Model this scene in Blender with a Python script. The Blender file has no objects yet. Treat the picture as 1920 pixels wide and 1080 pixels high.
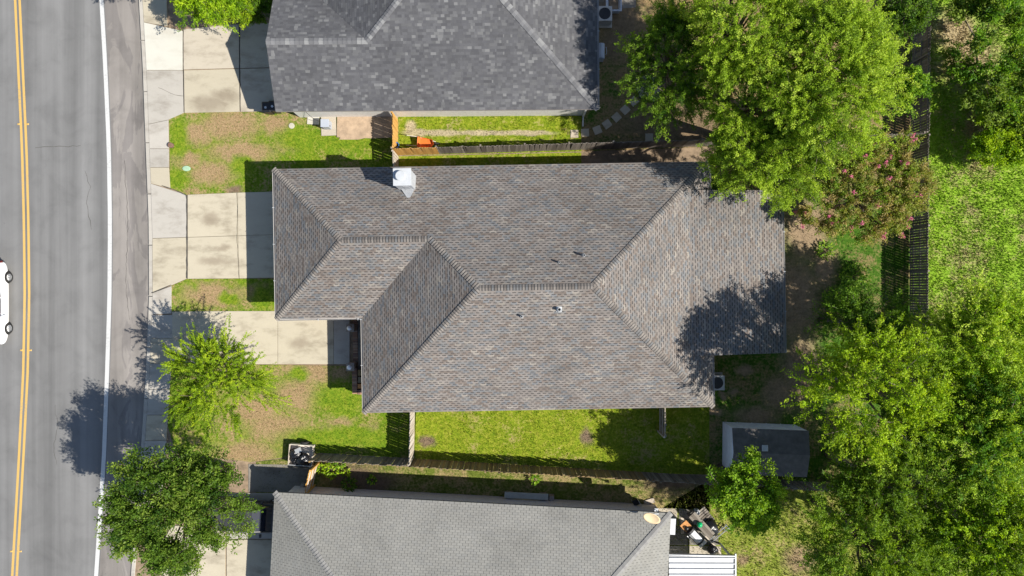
import bpy, math, random
import numpy as np
from mathutils import Vector, Matrix

R = math.radians
random.seed(7)
rng = np.random.default_rng(11)
SC = bpy.context.scene
COL = SC.collection

# ------------------------------------------------------------------ camera, sky, sun, exposure
CAM_H = 40.0                      # drone height above the lawn
PXM = 32.0                        # photo pixels per metre on the ground (1920 px wide)
cam = bpy.data.cameras.new('camera')
cam.sensor_width = 36.0
cam.lens = 36.0 * PXM * CAM_H / 1920.0
cam.clip_start = 0.5
cam.clip_end = 2000
camo = bpy.data.objects.new('camera', cam)
COL.objects.link(camo)
camo.location = (0, 0, CAM_H)
SC.camera = camo

SUN = Vector((2.65, -0.95, 2.95)).normalized()
world = bpy.data.worlds.new('World')
SC.world = world
world.use_nodes = True
nt = world.node_tree
bg = nt.nodes['Background']
sky = nt.nodes.new('ShaderNodeTexSky')
sky.sky_type = 'NISHITA'
sky.sun_disc = False
sky.sun_elevation = math.asin(SUN.z)
sky.sun_rotation = math.atan2(SUN.x, SUN.y)
sky.air_density = 1.0
sky.dust_density = 0.6
sky.ozone_density = 1.2
nt.links.new(sky.outputs[0], bg.inputs[0])
bg.inputs[1].default_value = 0.09
sl = bpy.data.lights.new('sun', 'SUN')
sl.energy = 5.0
sl.angle = R(0.5)
sl.color = (1.0, 0.95, 0.86)
so = bpy.data.objects.new('sun', sl)
COL.objects.link(so)
so.rotation_euler = SUN.to_track_quat('Z', 'Y').to_euler()
SC.view_settings.view_transform = 'Standard'
SC.view_settings.look = 'None'
SC.view_settings.gamma = 1.0
SC.view_settings.use_curve_mapping = False
SC.view_settings.exposure = 0.68
SC.render.engine = 'CYCLES'
SC.cycles.use_denoising = True
SC.cycles.max_bounces = 6
SC.cycles.diffuse_bounces = 3
SC.cycles.transmission_bounces = 4
SC.cycles.transparent_max_bounces = 6


def P(px, py, h=0.0):
    """Photo reading (1920x1080) taken at height h -> point of the place."""
    s = (1 - h / CAM_H) / PXM
    return Vector(((px - 960) * s, -(py - 540) * s, h))


# ------------------------------------------------------------------ materials
MATS = {}


def new_mat(name):
    m = bpy.data.materials.new(name)
    m.use_nodes = True
    n = m.node_tree
    b = n.nodes['Principled BSDF']
    MATS[name] = m
    return m, n, b


def nd(n, typ, **kw):
    x = n.nodes.new(typ)
    for k, v in kw.items():
        setattr(x, k, v)
    return x


def setin(node, **kw):
    for k, v in kw.items():
        node.inputs[k].default_value = v


def noise(n, vec, scale, detail=4, rough=0.55, dist=0.0):
    t = nd(n, 'ShaderNodeTexNoise')
    t.inputs['Scale'].default_value = scale
    t.inputs['Detail'].default_value = detail
    t.inputs['Roughness'].default_value = rough
    t.inputs['Distortion'].default_value = dist
    if vec is not None:
        n.links.new(vec, t.inputs['Vector'])
    return t.outputs['Fac']


def ramp(n, fac, stops, interp='LINEAR'):
    r = nd(n, 'ShaderNodeValToRGB')
    r.color_ramp.interpolation = interp
    e = r.color_ramp.elements
    while len(e) > 1:
        e.remove(e[-1])
    e[0].position = stops[0][0]
    e[0].color = c4(stops[0][1])
    for p, c in stops[1:]:
        x = e.new(p)
        x.color = c4(c)
    n.links.new(fac, r.inputs[0])
    return r.outputs[0]


def c4(c):
    if isinstance(c, (int, float)):
        return (c, c, c, 1)
    return (c[0], c[1], c[2], 1)


def mix(n, fac, a, b, mode='MIX'):
    m = nd(n, 'ShaderNodeMix', data_type='RGBA', blend_type=mode)
    for sock, v in ((m.inputs[0], fac), (m.inputs[6], a), (m.inputs[7], b)):
        if hasattr(v, 'links') or isinstance(v, bpy.types.NodeSocket):
            n.links.new(v, sock)
        elif sock.type == 'VALUE':
            sock.default_value = v
        else:
            sock.default_value = c4(v)
    return m.outputs[2]


def math_n(n, op, a, b=None, clamp=False):
    m = nd(n, 'ShaderNodeMath', operation=op, use_clamp=clamp)
    for i, v in enumerate((a, b)):
        if v is None:
            continue
        if isinstance(v, bpy.types.NodeSocket):
            n.links.new(v, m.inputs[i])
        else:
            m.inputs[i].default_value = v
    return m.outputs[0]


def pos(n):
    return nd(n, 'ShaderNodeNewGeometry').outputs['Position']


def objco(n):
    return nd(n, 'ShaderNodeTexCoord').outputs['Object']


def scaled(n, vec, s):
    m = nd(n, 'ShaderNodeVectorMath', operation='MULTIPLY')
    n.links.new(vec, m.inputs[0])
    m.inputs[1].default_value = s
    return m.outputs[0]


def bump(n, b, h, strength=0.3, dist=0.02):
    x = nd(n, 'ShaderNodeBump')
    x.inputs['Strength'].default_value = strength
    x.inputs['Distance'].default_value = dist
    n.links.new(h, x.inputs['Height'])
    n.links.new(x.outputs[0], b.inputs['Normal'])


def plain(name, col, rough=0.6, var=0.12, scale=6.0, metal=0.0, spec=None, bumpy=0.0):
    m, n, b = new_mat(name)
    v = objco(n)
    f = noise(n, v, scale, 5, 0.6)
    lo = tuple(c * (1 - var) for c in col)
    hi = tuple(min(1, c * (1 + var)) for c in col)
    n.links.new(ramp(n, f, [(0.3, lo), (0.7, hi)]), b.inputs['Base Color'])
    b.inputs['Roughness'].default_value = rough
    b.inputs['Metallic'].default_value = metal
    if spec is not None:
        b.inputs['Specular IOR Level'].default_value = spec
    if bumpy:
        bump(n, b, noise(n, v, scale * 6, 4), bumpy, 0.01)
    return m


def blob_mask(n, vec, blobs, edge=0.35, warp=0.6, wscale=1.2):
    """Irregular spots (world positions) as a 0..1 mask."""
    nz = nd(n, 'ShaderNodeTexNoise')
    nz.inputs['Scale'].default_value = wscale
    nz.inputs['Detail'].default_value = 5
    nz.inputs['Roughness'].default_value = 0.65
    n.links.new(vec, nz.inputs['Vector'])
    sub = nd(n, 'ShaderNodeVectorMath', operation='SUBTRACT')
    n.links.new(nz.outputs['Color'], sub.inputs[0])
    sub.inputs[1].default_value = (0.5, 0.5, 0.5)
    sc = nd(n, 'ShaderNodeVectorMath', operation='SCALE')
    n.links.new(sub.outputs[0], sc.inputs[0])
    sc.inputs['Scale'].default_value = warp * 2
    add = nd(n, 'ShaderNodeVectorMath', operation='ADD')
    n.links.new(vec, add.inputs[0])
    n.links.new(sc.outputs[0], add.inputs[1])
    total = None
    for (x, y, rx, ry) in blobs:
        s = nd(n, 'ShaderNodeVectorMath', operation='SUBTRACT')
        n.links.new(add.outputs[0], s.inputs[0])
        s.inputs[1].default_value = (x, y, 0)
        m = nd(n, 'ShaderNodeVectorMath', operation='MULTIPLY')
        n.links.new(s.outputs[0], m.inputs[0])
        m.inputs[1].default_value = (1 / rx, 1 / ry, 0)
        ln = nd(n, 'ShaderNodeVectorMath', operation='LENGTH')
        n.links.new(m.outputs[0], ln.inputs[0])
        mr = nd(n, 'ShaderNodeMapRange', interpolation_type='SMOOTHSTEP')
        n.links.new(ln.outputs['Value'], mr.inputs[0])
        mr.inputs[1].default_value = 1 + edge
        mr.inputs[2].default_value = 1 - edge
        mr.inputs[3].default_value = 0
        mr.inputs[4].default_value = 1
        total = mr.outputs[0] if total is None else math_n(n, 'MAXIMUM', total, mr.outputs[0])
    return total


def lawn_mat(name, greens, dry, dry_at, soil=(0.20, 0.145, 0.095), blobs=None, greenblobs=None, pscale=0.55, seed=0.0, dryblobs=None, warp=0.5, edge=0.6,
             dry2=(0.21, 0.145, 0.07)):
    m, n, b = new_mat(name)
    p = pos(n)
    off = nd(n, 'ShaderNodeVectorMath', operation='ADD')
    n.links.new(p, off.inputs[0])
    off.inputs[1].default_value = (seed, seed * 1.7, 0)
    v = scaled(n, off.outputs[0], (1, 1, 0))
    vt = scaled(n, p, (1, 1, 0))
    big = noise(n, v, pscale, 6, 0.62, 0.4)
    mid = noise(n, v, 2.6, 5, 0.6)
    tuft = noise(n, v, 7.5, 3, 0.6)
    fine = noise(n, v, 22, 3, 0.6)
    g = ramp(n, mix(n, 0.45, mid, tuft), [(0.32, greens[0]), (0.5, greens[1]), (0.66, greens[2])])
    d = ramp(n, fine, [(0.3, dry2), (0.7, dry)])
    fac = ramp(n, mix(n, 0.30, mix(n, 0.35, big, mid), tuft), [(dry_at - 0.055, 0.0), (dry_at + 0.055, 1.0)])
    if dryblobs:
        dm = math_n(n, 'MULTIPLY', blob_mask(n, vt, dryblobs, 0.6, 0.8, 1.6), ramp(n, tuft, [(0.28, 0.3), (0.44, 1.0)]))
        fac = math_n(n, 'MAXIMUM', fac, dm)
    col = mix(n, fac, g, d)
    if greenblobs:
        gm = blob_mask(n, vt, greenblobs, 0.5, 0.5)
        col = mix(n, gm, col, g)
    if blobs:
        sm = blob_mask(n, vt, blobs, edge, warp, 1.8)
        sc_ = ramp(n, mid, [(0.3, tuple(c * 0.7 for c in soil)), (0.7, soil)])
        col = mix(n, sm, col, sc_)
    speck = ramp(n, mix(n, 0.5, fine, tuft), [(0.28, 0.45), (0.52, 1.0), (0.72, 1.4)])
    col = mix(n, 0.75, col, speck, 'MULTIPLY')
    n.links.new(col, b.inputs['Base Color'])
    b.inputs['Roughness'].default_value = 0.9
    b.inputs['Specular IOR Level'].default_value = 0.15
    bump(n, b, fine, 0.6, 0.03)
    return m


def wp(px, py):
    v = P(px, py)
    return v.x, v.y


def blobs_px(lst):
    out = []
    for (px, py, rx, ry) in lst:
        x, y = wp(px, py)
        out.append((x, y, rx / PXM, ry / PXM))
    return out


G_LUSH = [(0.085, 0.155, 0.005), (0.175, 0.225, 0.012), (0.27, 0.275, 0.035)]
G_FRONT = [(0.065, 0.145, 0.006), (0.135, 0.205, 0.010), (0.22, 0.245, 0.025)]
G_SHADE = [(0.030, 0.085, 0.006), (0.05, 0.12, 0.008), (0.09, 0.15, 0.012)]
G_FIELD = [(0.13, 0.25, 0.012), (0.20, 0.335, 0.020), (0.27, 0.37, 0.045)]
TAN = (0.36, 0.255, 0.14)

M_LAWN_FRONT = lawn_mat('lawn_patchy', G_FRONT, TAN, 0.535,
                        blobs=blobs_px([(440, 355, 16, 8), (610, 285, 0.1, 0.1)]),
                        greenblobs=blobs_px([(640, 750, 55, 30), (720, 830, 60, 25), (640, 820, 110, 22), (690, 250, 40, 30),
                                             (640, 262, 60, 26), (560, 262, 40, 26), (330, 335, 25, 20), (455, 310, 22, 16),
                                             (335, 255, 16, 40), (560, 700, 20, 14), (430, 560, 20, 10), (492, 560, 20, 30)]),
                        dryblobs=blobs_px([(430, 235, 60, 26), (520, 235, 30, 18), (450, 285, 60, 18), (395, 325, 40, 22), (590, 700, 34, 24), (560, 740, 40, 34), (520, 800, 60, 30), (610, 805, 20, 12), (460, 850, 60, 24), (400, 555, 60, 22), (480, 545, 26, 14), (370, 250, 30, 20), (350, 300, 26, 16), (540, 270, 22, 14), (640, 700, 20, 14), (480, 770, 50, 30), (560, 690, 40, 14), (690, 800, 16, 8), (640, 790, 24, 7)]),
                        pscale=0.42, seed=3.1)
M_LAWN_SIDE = lawn_mat('lawn_lush', G_LUSH, (0.33, 0.30, 0.11), 0.575,
                       blobs=blobs_px([(800, 826, 14, 9), (1100, 820, 10, 16)]), pscale=0.5, seed=9.4)
M_LAWN_NORTH = lawn_mat('lawn_side_strip', G_LUSH, (0.38, 0.33, 0.17), 0.58, soil=(0.42, 0.36, 0.23),
                        blobs=blobs_px([(780, 249, 24, 7), (830, 249, 40, 6), (910, 249, 60, 5), (985, 249, 52, 5),
                                        (770, 238, 10, 12)]), warp=0.14, edge=0.4, pscale=0.8, seed=1.7)
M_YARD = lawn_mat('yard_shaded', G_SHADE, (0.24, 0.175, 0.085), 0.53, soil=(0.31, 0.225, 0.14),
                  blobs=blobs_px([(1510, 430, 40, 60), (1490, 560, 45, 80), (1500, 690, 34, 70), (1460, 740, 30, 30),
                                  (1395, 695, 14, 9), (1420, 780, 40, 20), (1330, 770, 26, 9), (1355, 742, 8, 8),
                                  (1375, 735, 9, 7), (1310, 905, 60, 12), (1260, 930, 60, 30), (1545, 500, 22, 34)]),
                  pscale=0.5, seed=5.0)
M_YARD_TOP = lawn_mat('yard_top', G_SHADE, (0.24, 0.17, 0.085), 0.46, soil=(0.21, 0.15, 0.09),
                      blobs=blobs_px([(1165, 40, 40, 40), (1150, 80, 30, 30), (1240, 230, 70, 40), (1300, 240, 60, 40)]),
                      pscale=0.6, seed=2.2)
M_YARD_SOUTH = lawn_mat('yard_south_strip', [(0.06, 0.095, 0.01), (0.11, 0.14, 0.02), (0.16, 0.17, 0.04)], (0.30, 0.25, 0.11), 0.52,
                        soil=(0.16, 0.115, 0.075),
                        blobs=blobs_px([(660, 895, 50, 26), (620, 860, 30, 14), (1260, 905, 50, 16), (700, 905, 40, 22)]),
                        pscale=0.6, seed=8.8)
M_FIELD = lawn_mat('field_grass', G_FIELD, (0.36, 0.34, 0.15), 0.545, soil=(0.42, 0.33, 0.18),
                   blobs=blobs_px([(1815, 110, 50, 60), (1822, 235, 10, 26), (1845, 240, 16, 6), (1790, 60, 40, 40)]),
                   pscale=0.35, seed=6.3)
M_YARD_CORNER = lawn_mat('yard_corner', [(0.12, 0.17, 0.015), (0.19, 0.23, 0.03), (0.26, 0.27, 0.06)], (0.36, 0.30, 0.13), 0.57, soil=(0.30, 0.22, 0.12),
                         blobs=blobs_px([(1500, 1050, 30, 26), (1390, 1050, 12, 12)]), pscale=0.45, seed=4.4)
M_SOIL = plain('soil', (0.22, 0.16, 0.105), 0.95, 0.35, 3.0, bumpy=0.6)
M_DIRTBED = plain('dirt_bed', (0.36, 0.265, 0.18), 0.95, 0.25, 2.5, bumpy=0.6)


def asphalt(name, base, shoulder=False):
    m, n, b = new_mat(name)
    p = pos(n)
    v = scaled(n, p, (1, 1, 0))
    fine = noise(n, v, 60, 3, 0.7)
    streak = noise(n, scaled(n, p, (0.9, 0.02, 0)), 1.0, 4, 0.55)
    blot = noise(n, v, 0.55, 5, 0.6, 0.5)
    k = 0.86 if not shoulder else 0.8
    lo = tuple(c * 0.74 for c in base)
    hi = tuple(c * 1.2 for c in base)
    col = ramp(n, streak, [(0.33, lo), (0.66, hi)])
    col = mix(n, 0.6, col, ramp(n, blot, [(0.3, k * 0.86), (0.5, 1.0), (0.7, 1.12)]), 'MULTIPLY')
    col = mix(n, 0.5, col, ramp(n, fine, [(0.25, 0.7), (0.75, 1.2)]), 'MULTIPLY')
    if shoulder:
        st = noise(n, scaled(n, p, (1.0, 0.28, 0)), 0.75, 6, 0.6, 1.2)
        mk = ramp(n, st, [(0.47, 0.0), (0.50, 1.0)])
        col = mix(n, mk, col, mix(n, 1.0, col, (1.28, 1.28, 1.25), 'MULTIPLY'))
    else:
        sp = ramp(n, noise(n, v, 2.2, 2, 0.4), [(0.79, 0.0), (0.82, 1.0)])
        col = mix(n, sp, col, mix(n, 1.0, col, 0.55, 'MULTIPLY'))
    n.links.new(col, b.inputs['Base Color'])
    b.inputs['Roughness'].default_value = 0.85
    b.inputs['Specular IOR Level'].default_value = 0.3
    bump(n, b, fine, 0.35, 0.006)
    return m


M_ROAD = asphalt('asphalt_road', (0.165, 0.163, 0.160))
M_SHOULDER = asphalt('asphalt_shoulder', (0.175, 0.160, 0.150), True)


def concrete(name, base, dirt=0.35, seed=0.0, stains=None):
    m, n, b = new_mat(name)
    p = pos(n)
    oi = nd(n, 'ShaderNodeObjectInfo')
    off = nd(n, 'ShaderNodeVectorMath', operation='ADD')
    n.links.new(p, off.inputs[0])
    off.inputs[1].default_value = (seed, seed, 0)
    v = scaled(n, off.outputs[0], (1, 1, 1))
    a = noise(n, scaled(n, v, (0.7, 1.4, 1)), 0.8, 7, 0.66, 0.0)
    f = noise(n, v, 40, 4, 0.6)
    st = noise(n, v, 1.1, 6, 0.72, 0.0)
    dark = tuple(c * (1 - dirt) * k for c, k in zip(base, (0.98, 0.95, 0.92)))
    col = ramp(n, a, [(0.30, dark), (0.50, base), (0.72, tuple(c * 1.06 for c in base))])
    col = mix(n, ramp(n, st, [(0.66, 0.0), (0.76, 0.55)]), col, tuple(c * 0.5 for c in base))
    if stains:
        sm = math_n(n, 'MULTIPLY', blob_mask(n, scaled(n, p, (1, 1, 0)), stains, 0.7, 0.35, 1.5), 0.68)
        col = mix(n, sm, col, (0.22, 0.18, 0.13))
    col = mix(n, 0.5, col, ramp(n, f, [(0.25, 0.82), (0.75, 1.1)]), 'MULTIPLY')
    col = mix(n, 0.8, col, ramp(n, oi.outputs['Random'], [(0.0, 0.9), (1.0, 1.06)]), 'MULTIPLY')
    n.links.new(col, b.inputs['Base Color'])
    b.inputs['Roughness'].default_value = 0.85
    b.inputs['Specular IOR Level'].default_value = 0.25
    bump(n, b, f, 0.2, 0.004)
    return m


M_CONC = concrete('concrete_warm', (0.415, 0.370, 0.282), stains=blobs_px([(395, 195, 34, 14), (420, 180, 24, 10), (560, 643, 16, 10), (300, 395, 14, 20), (310, 420, 20, 10), (400, 490, 26, 8), (395, 410, 14, 12), (420, 465, 12, 5), (335, 380, 10, 18), (420, 195, 12, 6)]))
M_CONC2 = concrete('concrete_grey', (0.375, 0.350, 0.310), 0.28, 4.0)
M_CONC3 = concrete('concrete_new', (0.47, 0.455, 0.40), 0.10, 7.0)
M_CONC4 = concrete('concrete_tan', (0.40, 0.355, 0.285), 0.34, 9.0)
M_STONE = concrete('paver_stone', (0.42, 0.36, 0.28), 0.2, 2.0)
M_CONC_DARK = concrete('concrete_dark', (0.20, 0.185, 0.16), 0.55, 12.0)  # concrete in a dark, strongly mottled tone


def paint(name, col, wear=0.35):
    m, n, b = new_mat(name)
    p = pos(n)
    w = noise(n, p, 9, 5, 0.7)
    big = noise(n, p, 0.5, 3)
    k = ramp(n, mix(n, 0.3, w, big), [(0.30, wear), (0.46, 1.0)])
    c = mix(n, k, (0.20, 0.19, 0.18), col)
    n.links.new(c, b.inputs['Base Color'])
    b.inputs['Roughness'].default_value = 0.7
    return m


M_YELLOW = paint('paint_yellow', (0.50, 0.32, 0.09), 0.25)
M_WHITE = paint('paint_white', (0.48, 0.48, 0.47), 0.45)


def attr_mat(name, rough=0.9, translucent=0.0, gain=1.0, grain=0.0, tcol=(1.25, 1.3, 0.55)):
    """Base colour comes from the mesh's own per-piece colour attribute."""
    m, n, b = new_mat(name)
    a = nd(n, 'ShaderNodeAttribute', attribute_name='Col')
    c = a.outputs['Color']
    if grain:
        f = noise(n, pos(n), 45, 3, 0.7)
        c = mix(n, 0.8, c, ramp(n, f, [(0.25, 1 - grain), (0.75, 1 + grain)]), 'MULTIPLY')
        s = noise(n, scaled(n, pos(n), (1, 1, 1)), 0.38, 6, 0.65)
        c = mix(n, 0.7, c, ramp(n, s, [(0.3, 0.76), (0.5, 1.0), (0.7, 1.16)]), 'MULTIPLY')
    n.links.new(c, b.inputs['Base Color'])
    b.inputs['Roughness'].default_value = rough
    b.inputs['Specular IOR Level'].default_value = 0.22
    if translucent:
        t = nd(n, 'ShaderNodeBsdfTranslucent')
        n.links.new(mix(n, 1.0, c, tcol, 'MULTIPLY'), t.inputs[0])
        ms = nd(n, 'ShaderNodeMixShader')
        ms.inputs[0].default_value = translucent
        n.links.new(b.outputs[0], ms.inputs[1])
        n.links.new(t.outputs[0], ms.inputs[2])
        n.links.new(ms.outputs[0], n.nodes['Material Output'].inputs[0])
    return m


M_SHINGLE = attr_mat('shingle_granules', 0.92, 0, 1, 0.22)
M_LEAF = attr_mat('leaf', 0.55, 0.42, tcol=(1.3, 1.25, 0.5))
M_PETAL = attr_mat('petal', 0.6, 0.3, tcol=(1.2, 0.8, 1.0))


def cap_mat(name, cols):
    m, n, b = new_mat(name)
    oi = nd(n, 'ShaderNodeObjectInfo')
    k = len(cols)
    c = ramp(n, oi.outputs['Random'], [(i / k, cols[i]) for i in range(k)], 'CONSTANT')
    f = noise(n, pos(n), 45, 3, 0.7)
    c = mix(n, 0.8, c, ramp(n, f, [(0.25, 0.78), (0.75, 1.22)]), 'MULTIPLY')
    n.links.new(c, b.inputs['Base Color'])
    b.inputs['Roughness'].default_value = 0.92
    b.inputs['Specular IOR Level'].default_value = 0.2
    return m


def wood_mat(name, cols, wear=0.3):
    m, n, b = new_mat(name)
    oi = nd(n, 'ShaderNodeObjectInfo')
    v = objco(n)
    k = len(cols)
    c = ramp(n, oi.outputs['Random'], [(i / max(1, k - 1), cols[i]) for i in range(k)])
    g = noise(n, scaled(n, v, (30, 30, 2.0)), 1.0, 5, 0.65)
    c = mix(n, 0.85, c, ramp(n, g, [(0.28, 1 - wear), (0.72, 1 + wear)]), 'MULTIPLY')
    n.links.new(c, b.inputs['Base Color'])
    b.inputs['Roughness'].default_value = 0.85
    b.inputs['Specular IOR Level'].default_value = 0.2
    bump(n, b, g, 0.3, 0.004)
    return m


M_WOOD_GREY = wood_mat('wood_weathered', [(0.17, 0.145, 0.12), (0.23, 0.20, 0.17), (0.13, 0.11, 0.09), (0.28, 0.25, 0.21)])
M_WOOD_BROWN = wood_mat('wood_brown', [(0.19, 0.13, 0.065), (0.27, 0.19, 0.09), (0.13, 0.10, 0.06), (0.24, 0.19, 0.12)])
M_WOOD_NEW = wood_mat('wood_cedar_new', [(0.50, 0.27, 0.07), (0.58, 0.34, 0.10), (0.42, 0.22, 0.06)], 0.2)
M_WOOD_PALE = wood_mat('wood_pale', [(0.50, 0.44, 0.36), (0.42, 0.36, 0.29), (0.56, 0.51, 0.44)], 0.2)
M_BARK = plain('bark', (0.16, 0.125, 0.095), 0.9, 0.35, 5.0, bumpy=0.8)


def brick_mat(name, c1, c2, mortar, scale=1.0):
    m, n, b = new_mat(name)
    t = nd(n, 'ShaderNodeTexBrick')
    # bricks run along walls: combine horizontal run with height
    p = pos(n)
    sx = nd(n, 'ShaderNodeSeparateXYZ')
    n.links.new(p, sx.inputs[0])
    cm = nd(n, 'ShaderNodeCombineXYZ')
    n.links.new(math_n(n, 'ADD', sx.outputs[0], sx.outputs[1]), cm.inputs[0])
    n.links.new(sx.outputs[2], cm.inputs[1])
    n.links.new(cm.outputs[0], t.inputs['Vector'])
    t.inputs['Color1'].default_value = c4(c1)
    t.inputs['Color2'].default_value = c4(c2)
    t.inputs['Mortar'].default_value = c4(mortar)
    t.inputs['Scale'].default_value = 1.0
    t.inputs['Brick Width'].default_value = 0.21 * scale
    t.inputs['Row Height'].default_value = 0.075 * scale
    t.inputs['Mortar Size'].default_value = 0.008
    n.links.new(mix(n, 0.5, t.outputs[0], ramp(n, noise(n, p, 8, 4), [(0.3, 0.75), (0.7, 1.15)]), 'MULTIPLY'), b.inputs['Base Color'])
    b.inputs['Roughness'].default_value = 0.9
    bump(n, b, t.outputs['Fac'], -0.4, 0.01)
    return m


M_WALL_RED = brick_mat('brick_brown', (0.30, 0.17, 0.115), (0.22, 0.13, 0.10), (0.42, 0.38, 0.33))
M_WALL_PALE = brick_mat('brick_pale', (0.70, 0.68, 0.64), (0.64, 0.61, 0.58), (0.74, 0.71, 0.67))
M_WALL_GREY = brick_mat('brick_greyish', (0.62, 0.57, 0.55), (0.52, 0.47, 0.46), (0.66, 0.62, 0.60))
M_BRICK = cap_mat('brick_piece', [(0.27, 0.155, 0.105), (0.20, 0.12, 0.09), (0.33, 0.20, 0.13), (0.24, 0.16, 0.13), (0.36, 0.25, 0.18)])
M_MORTAR = plain('mortar', (0.34, 0.30, 0.26), 0.95, 0.15, 8)
M_WHITEPAINT = plain('white_painted_metal', (0.42, 0.435, 0.45), 0.55, 0.08, 3)
M_TRIM = plain('trim_paint', (0.62, 0.60, 0.56), 0.6, 0.06, 3)
M_GUTTER = plain('gutter_taupe', (0.36, 0.345, 0.33), 0.55, 0.08, 3)
M_FASCIA = plain('fascia_taupe', (0.34, 0.30, 0.27), 0.6, 0.08, 3)
M_DARKMETAL = plain('dark_metal', (0.03, 0.03, 0.032), 0.45, 0.2, 8, 0.4)
M_ACMETAL = plain('ac_grey_metal', (0.40, 0.39, 0.37), 0.5, 0.08, 8, 0.2)
M_BLACK = plain('black_plastic', (0.012, 0.012, 0.013), 0.4, 0.2, 8)
M_BAG = plain('black_bag', (0.012, 0.012, 0.014), 0.22, 0.3, 12, bumpy=0.6)
M_GALV = plain('galvanised', (0.50, 0.51, 0.52), 0.4, 0.12, 8, 0.5)
M_WHITEROOF = plain('white_sheet_metal', (0.48, 0.49, 0.51), 0.5, 0.08, 2)
M_SHEDWALL = plain('shed_white_siding', (0.86, 0.86, 0.88), 0.6, 0.08, 3)
M_SHEDROOF = plain('shed_felt', (0.115, 0.105, 0.10), 0.95, 0.25, 3, bumpy=0.4)
M_ORANGE = plain('orange_plastic', (0.66, 0.15, 0.025), 0.45, 0.15, 5)
M_BLUE = plain('blue_hose', (0.02, 0.16, 0.55), 0.4, 0.1, 5)
M_GREENB = plain('green_plastic', (0.0, 0.33, 0.11), 0.3, 0.1, 5)
M_RUST = plain('rusty_tray', (0.45, 0.20, 0.06), 0.8, 0.3, 9)
M_DISH = plain('dish_cream', (0.66, 0.50, 0.30), 0.45, 0.06, 3)
M_GLOBE = plain('frosted_glass', (0.85, 0.86, 0.87), 0.25, 0.03, 3)
M_TYRE = plain('tyre_rubber', (0.02, 0.02, 0.02), 0.8, 0.2, 8)
M_RIM = plain('alloy_rim', (0.62, 0.63, 0.64), 0.28, 0.05, 5, 0.85)
M_CARWHITE = plain('car_white', (0.80, 0.80, 0.80), 0.25, 0.02, 2)
M_CARBLACK = plain('car_black', (0.012, 0.012, 0.013), 0.2, 0.1, 2)
M_CARBEIGE = plain('car_dark', (0.05, 0.05, 0.052), 0.22, 0.1, 2, 0.2)
M_GLASS = plain('car_glass', (0.012, 0.016, 0.025), 0.05, 0.1, 2, 0.0, 0.8)
M_LAMP = plain('lamp_lens', (0.75, 0.76, 0.78), 0.12, 0.05, 2)
M_TAIL = plain('tail_lens', (0.10, 0.012, 0.012), 0.2, 0.05, 2)
M_GRAVEL = plain('gravel', (0.38, 0.34, 0.30), 0.95, 0.4, 30, bumpy=0.9)
M_LIDGREEN = plain('meter_lid_green', (0.28, 0.42, 0.28), 0.7, 0.15, 6)
M_LIDPALE = plain('cleanout_lid', (0.42, 0.40, 0.32), 0.7, 0.1, 6)
M_RUSTPOST = plain('rusty_stub', (0.17, 0.10, 0.07), 0.85, 0.2, 6)
M_GENBOX = plain('generator_blue_grey', (0.36, 0.39, 0.45), 0.4, 0.04, 3)
M_BENCH = plain('bench_board_paint', (0.33, 0.34, 0.31), 0.7, 0.12, 3)
M_BLOCK = plain('cinder_block', (0.27, 0.23, 0.20), 0.9, 0.2, 6)
M_CAP_MAIN = cap_mat('ridge_cap_brown', [(0.185, 0.163, 0.145), (0.145, 0.127, 0.113), (0.20, 0.18, 0.162), (0.15, 0.15, 0.15), (0.215, 0.193, 0.172)])
M_DECK3 = plain('grey_underlay', (0.11, 0.11, 0.105), 0.9, 0.15, 4)
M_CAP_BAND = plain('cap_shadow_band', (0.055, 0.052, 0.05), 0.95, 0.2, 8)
M_CAP_TOP = cap_mat('ridge_cap_slate', [(0.115, 0.115, 0.12), (0.135, 0.135, 0.14), (0.20, 0.20, 0.20), (0.125, 0.125, 0.13), (0.16, 0.16, 0.165)])
M_CAP_BOT = cap_mat('ridge_cap_pale', [(0.225, 0.22, 0.21), (0.205, 0.20, 0.195), (0.24, 0.235, 0.225)])


# ------------------------------------------------------------------ object helpers
def tag(o, label=None, cat=None, group=None, kind=None):
    if label:
        o['label'] = label
    if cat:
        o['category'] = cat
    if group:
        o['group'] = group
    if kind:
        o['kind'] = kind
    return o


def empty(name, loc, label=None, cat=None, group=None):
    o = bpy.data.objects.new(name, None)
    o.empty_display_size = 0.3
    COL.objects.link(o)
    o.location = loc
    tag(o, label, cat, group)
    return o


def attach(o, parent):
    if parent is not None:
        o.parent = parent
        if parent.type == 'EMPTY':
            o.matrix_parent_inverse = Matrix.Translation(-Vector(parent.location))
    return o


def link(name, me, mat=None, parent=None):
    o = bpy.data.objects.new(name, me)
    COL.objects.link(o)
    if mat is not None and len(me.materials) == 0:
        me.materials.append(mat)
    return attach(o, parent)


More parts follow.
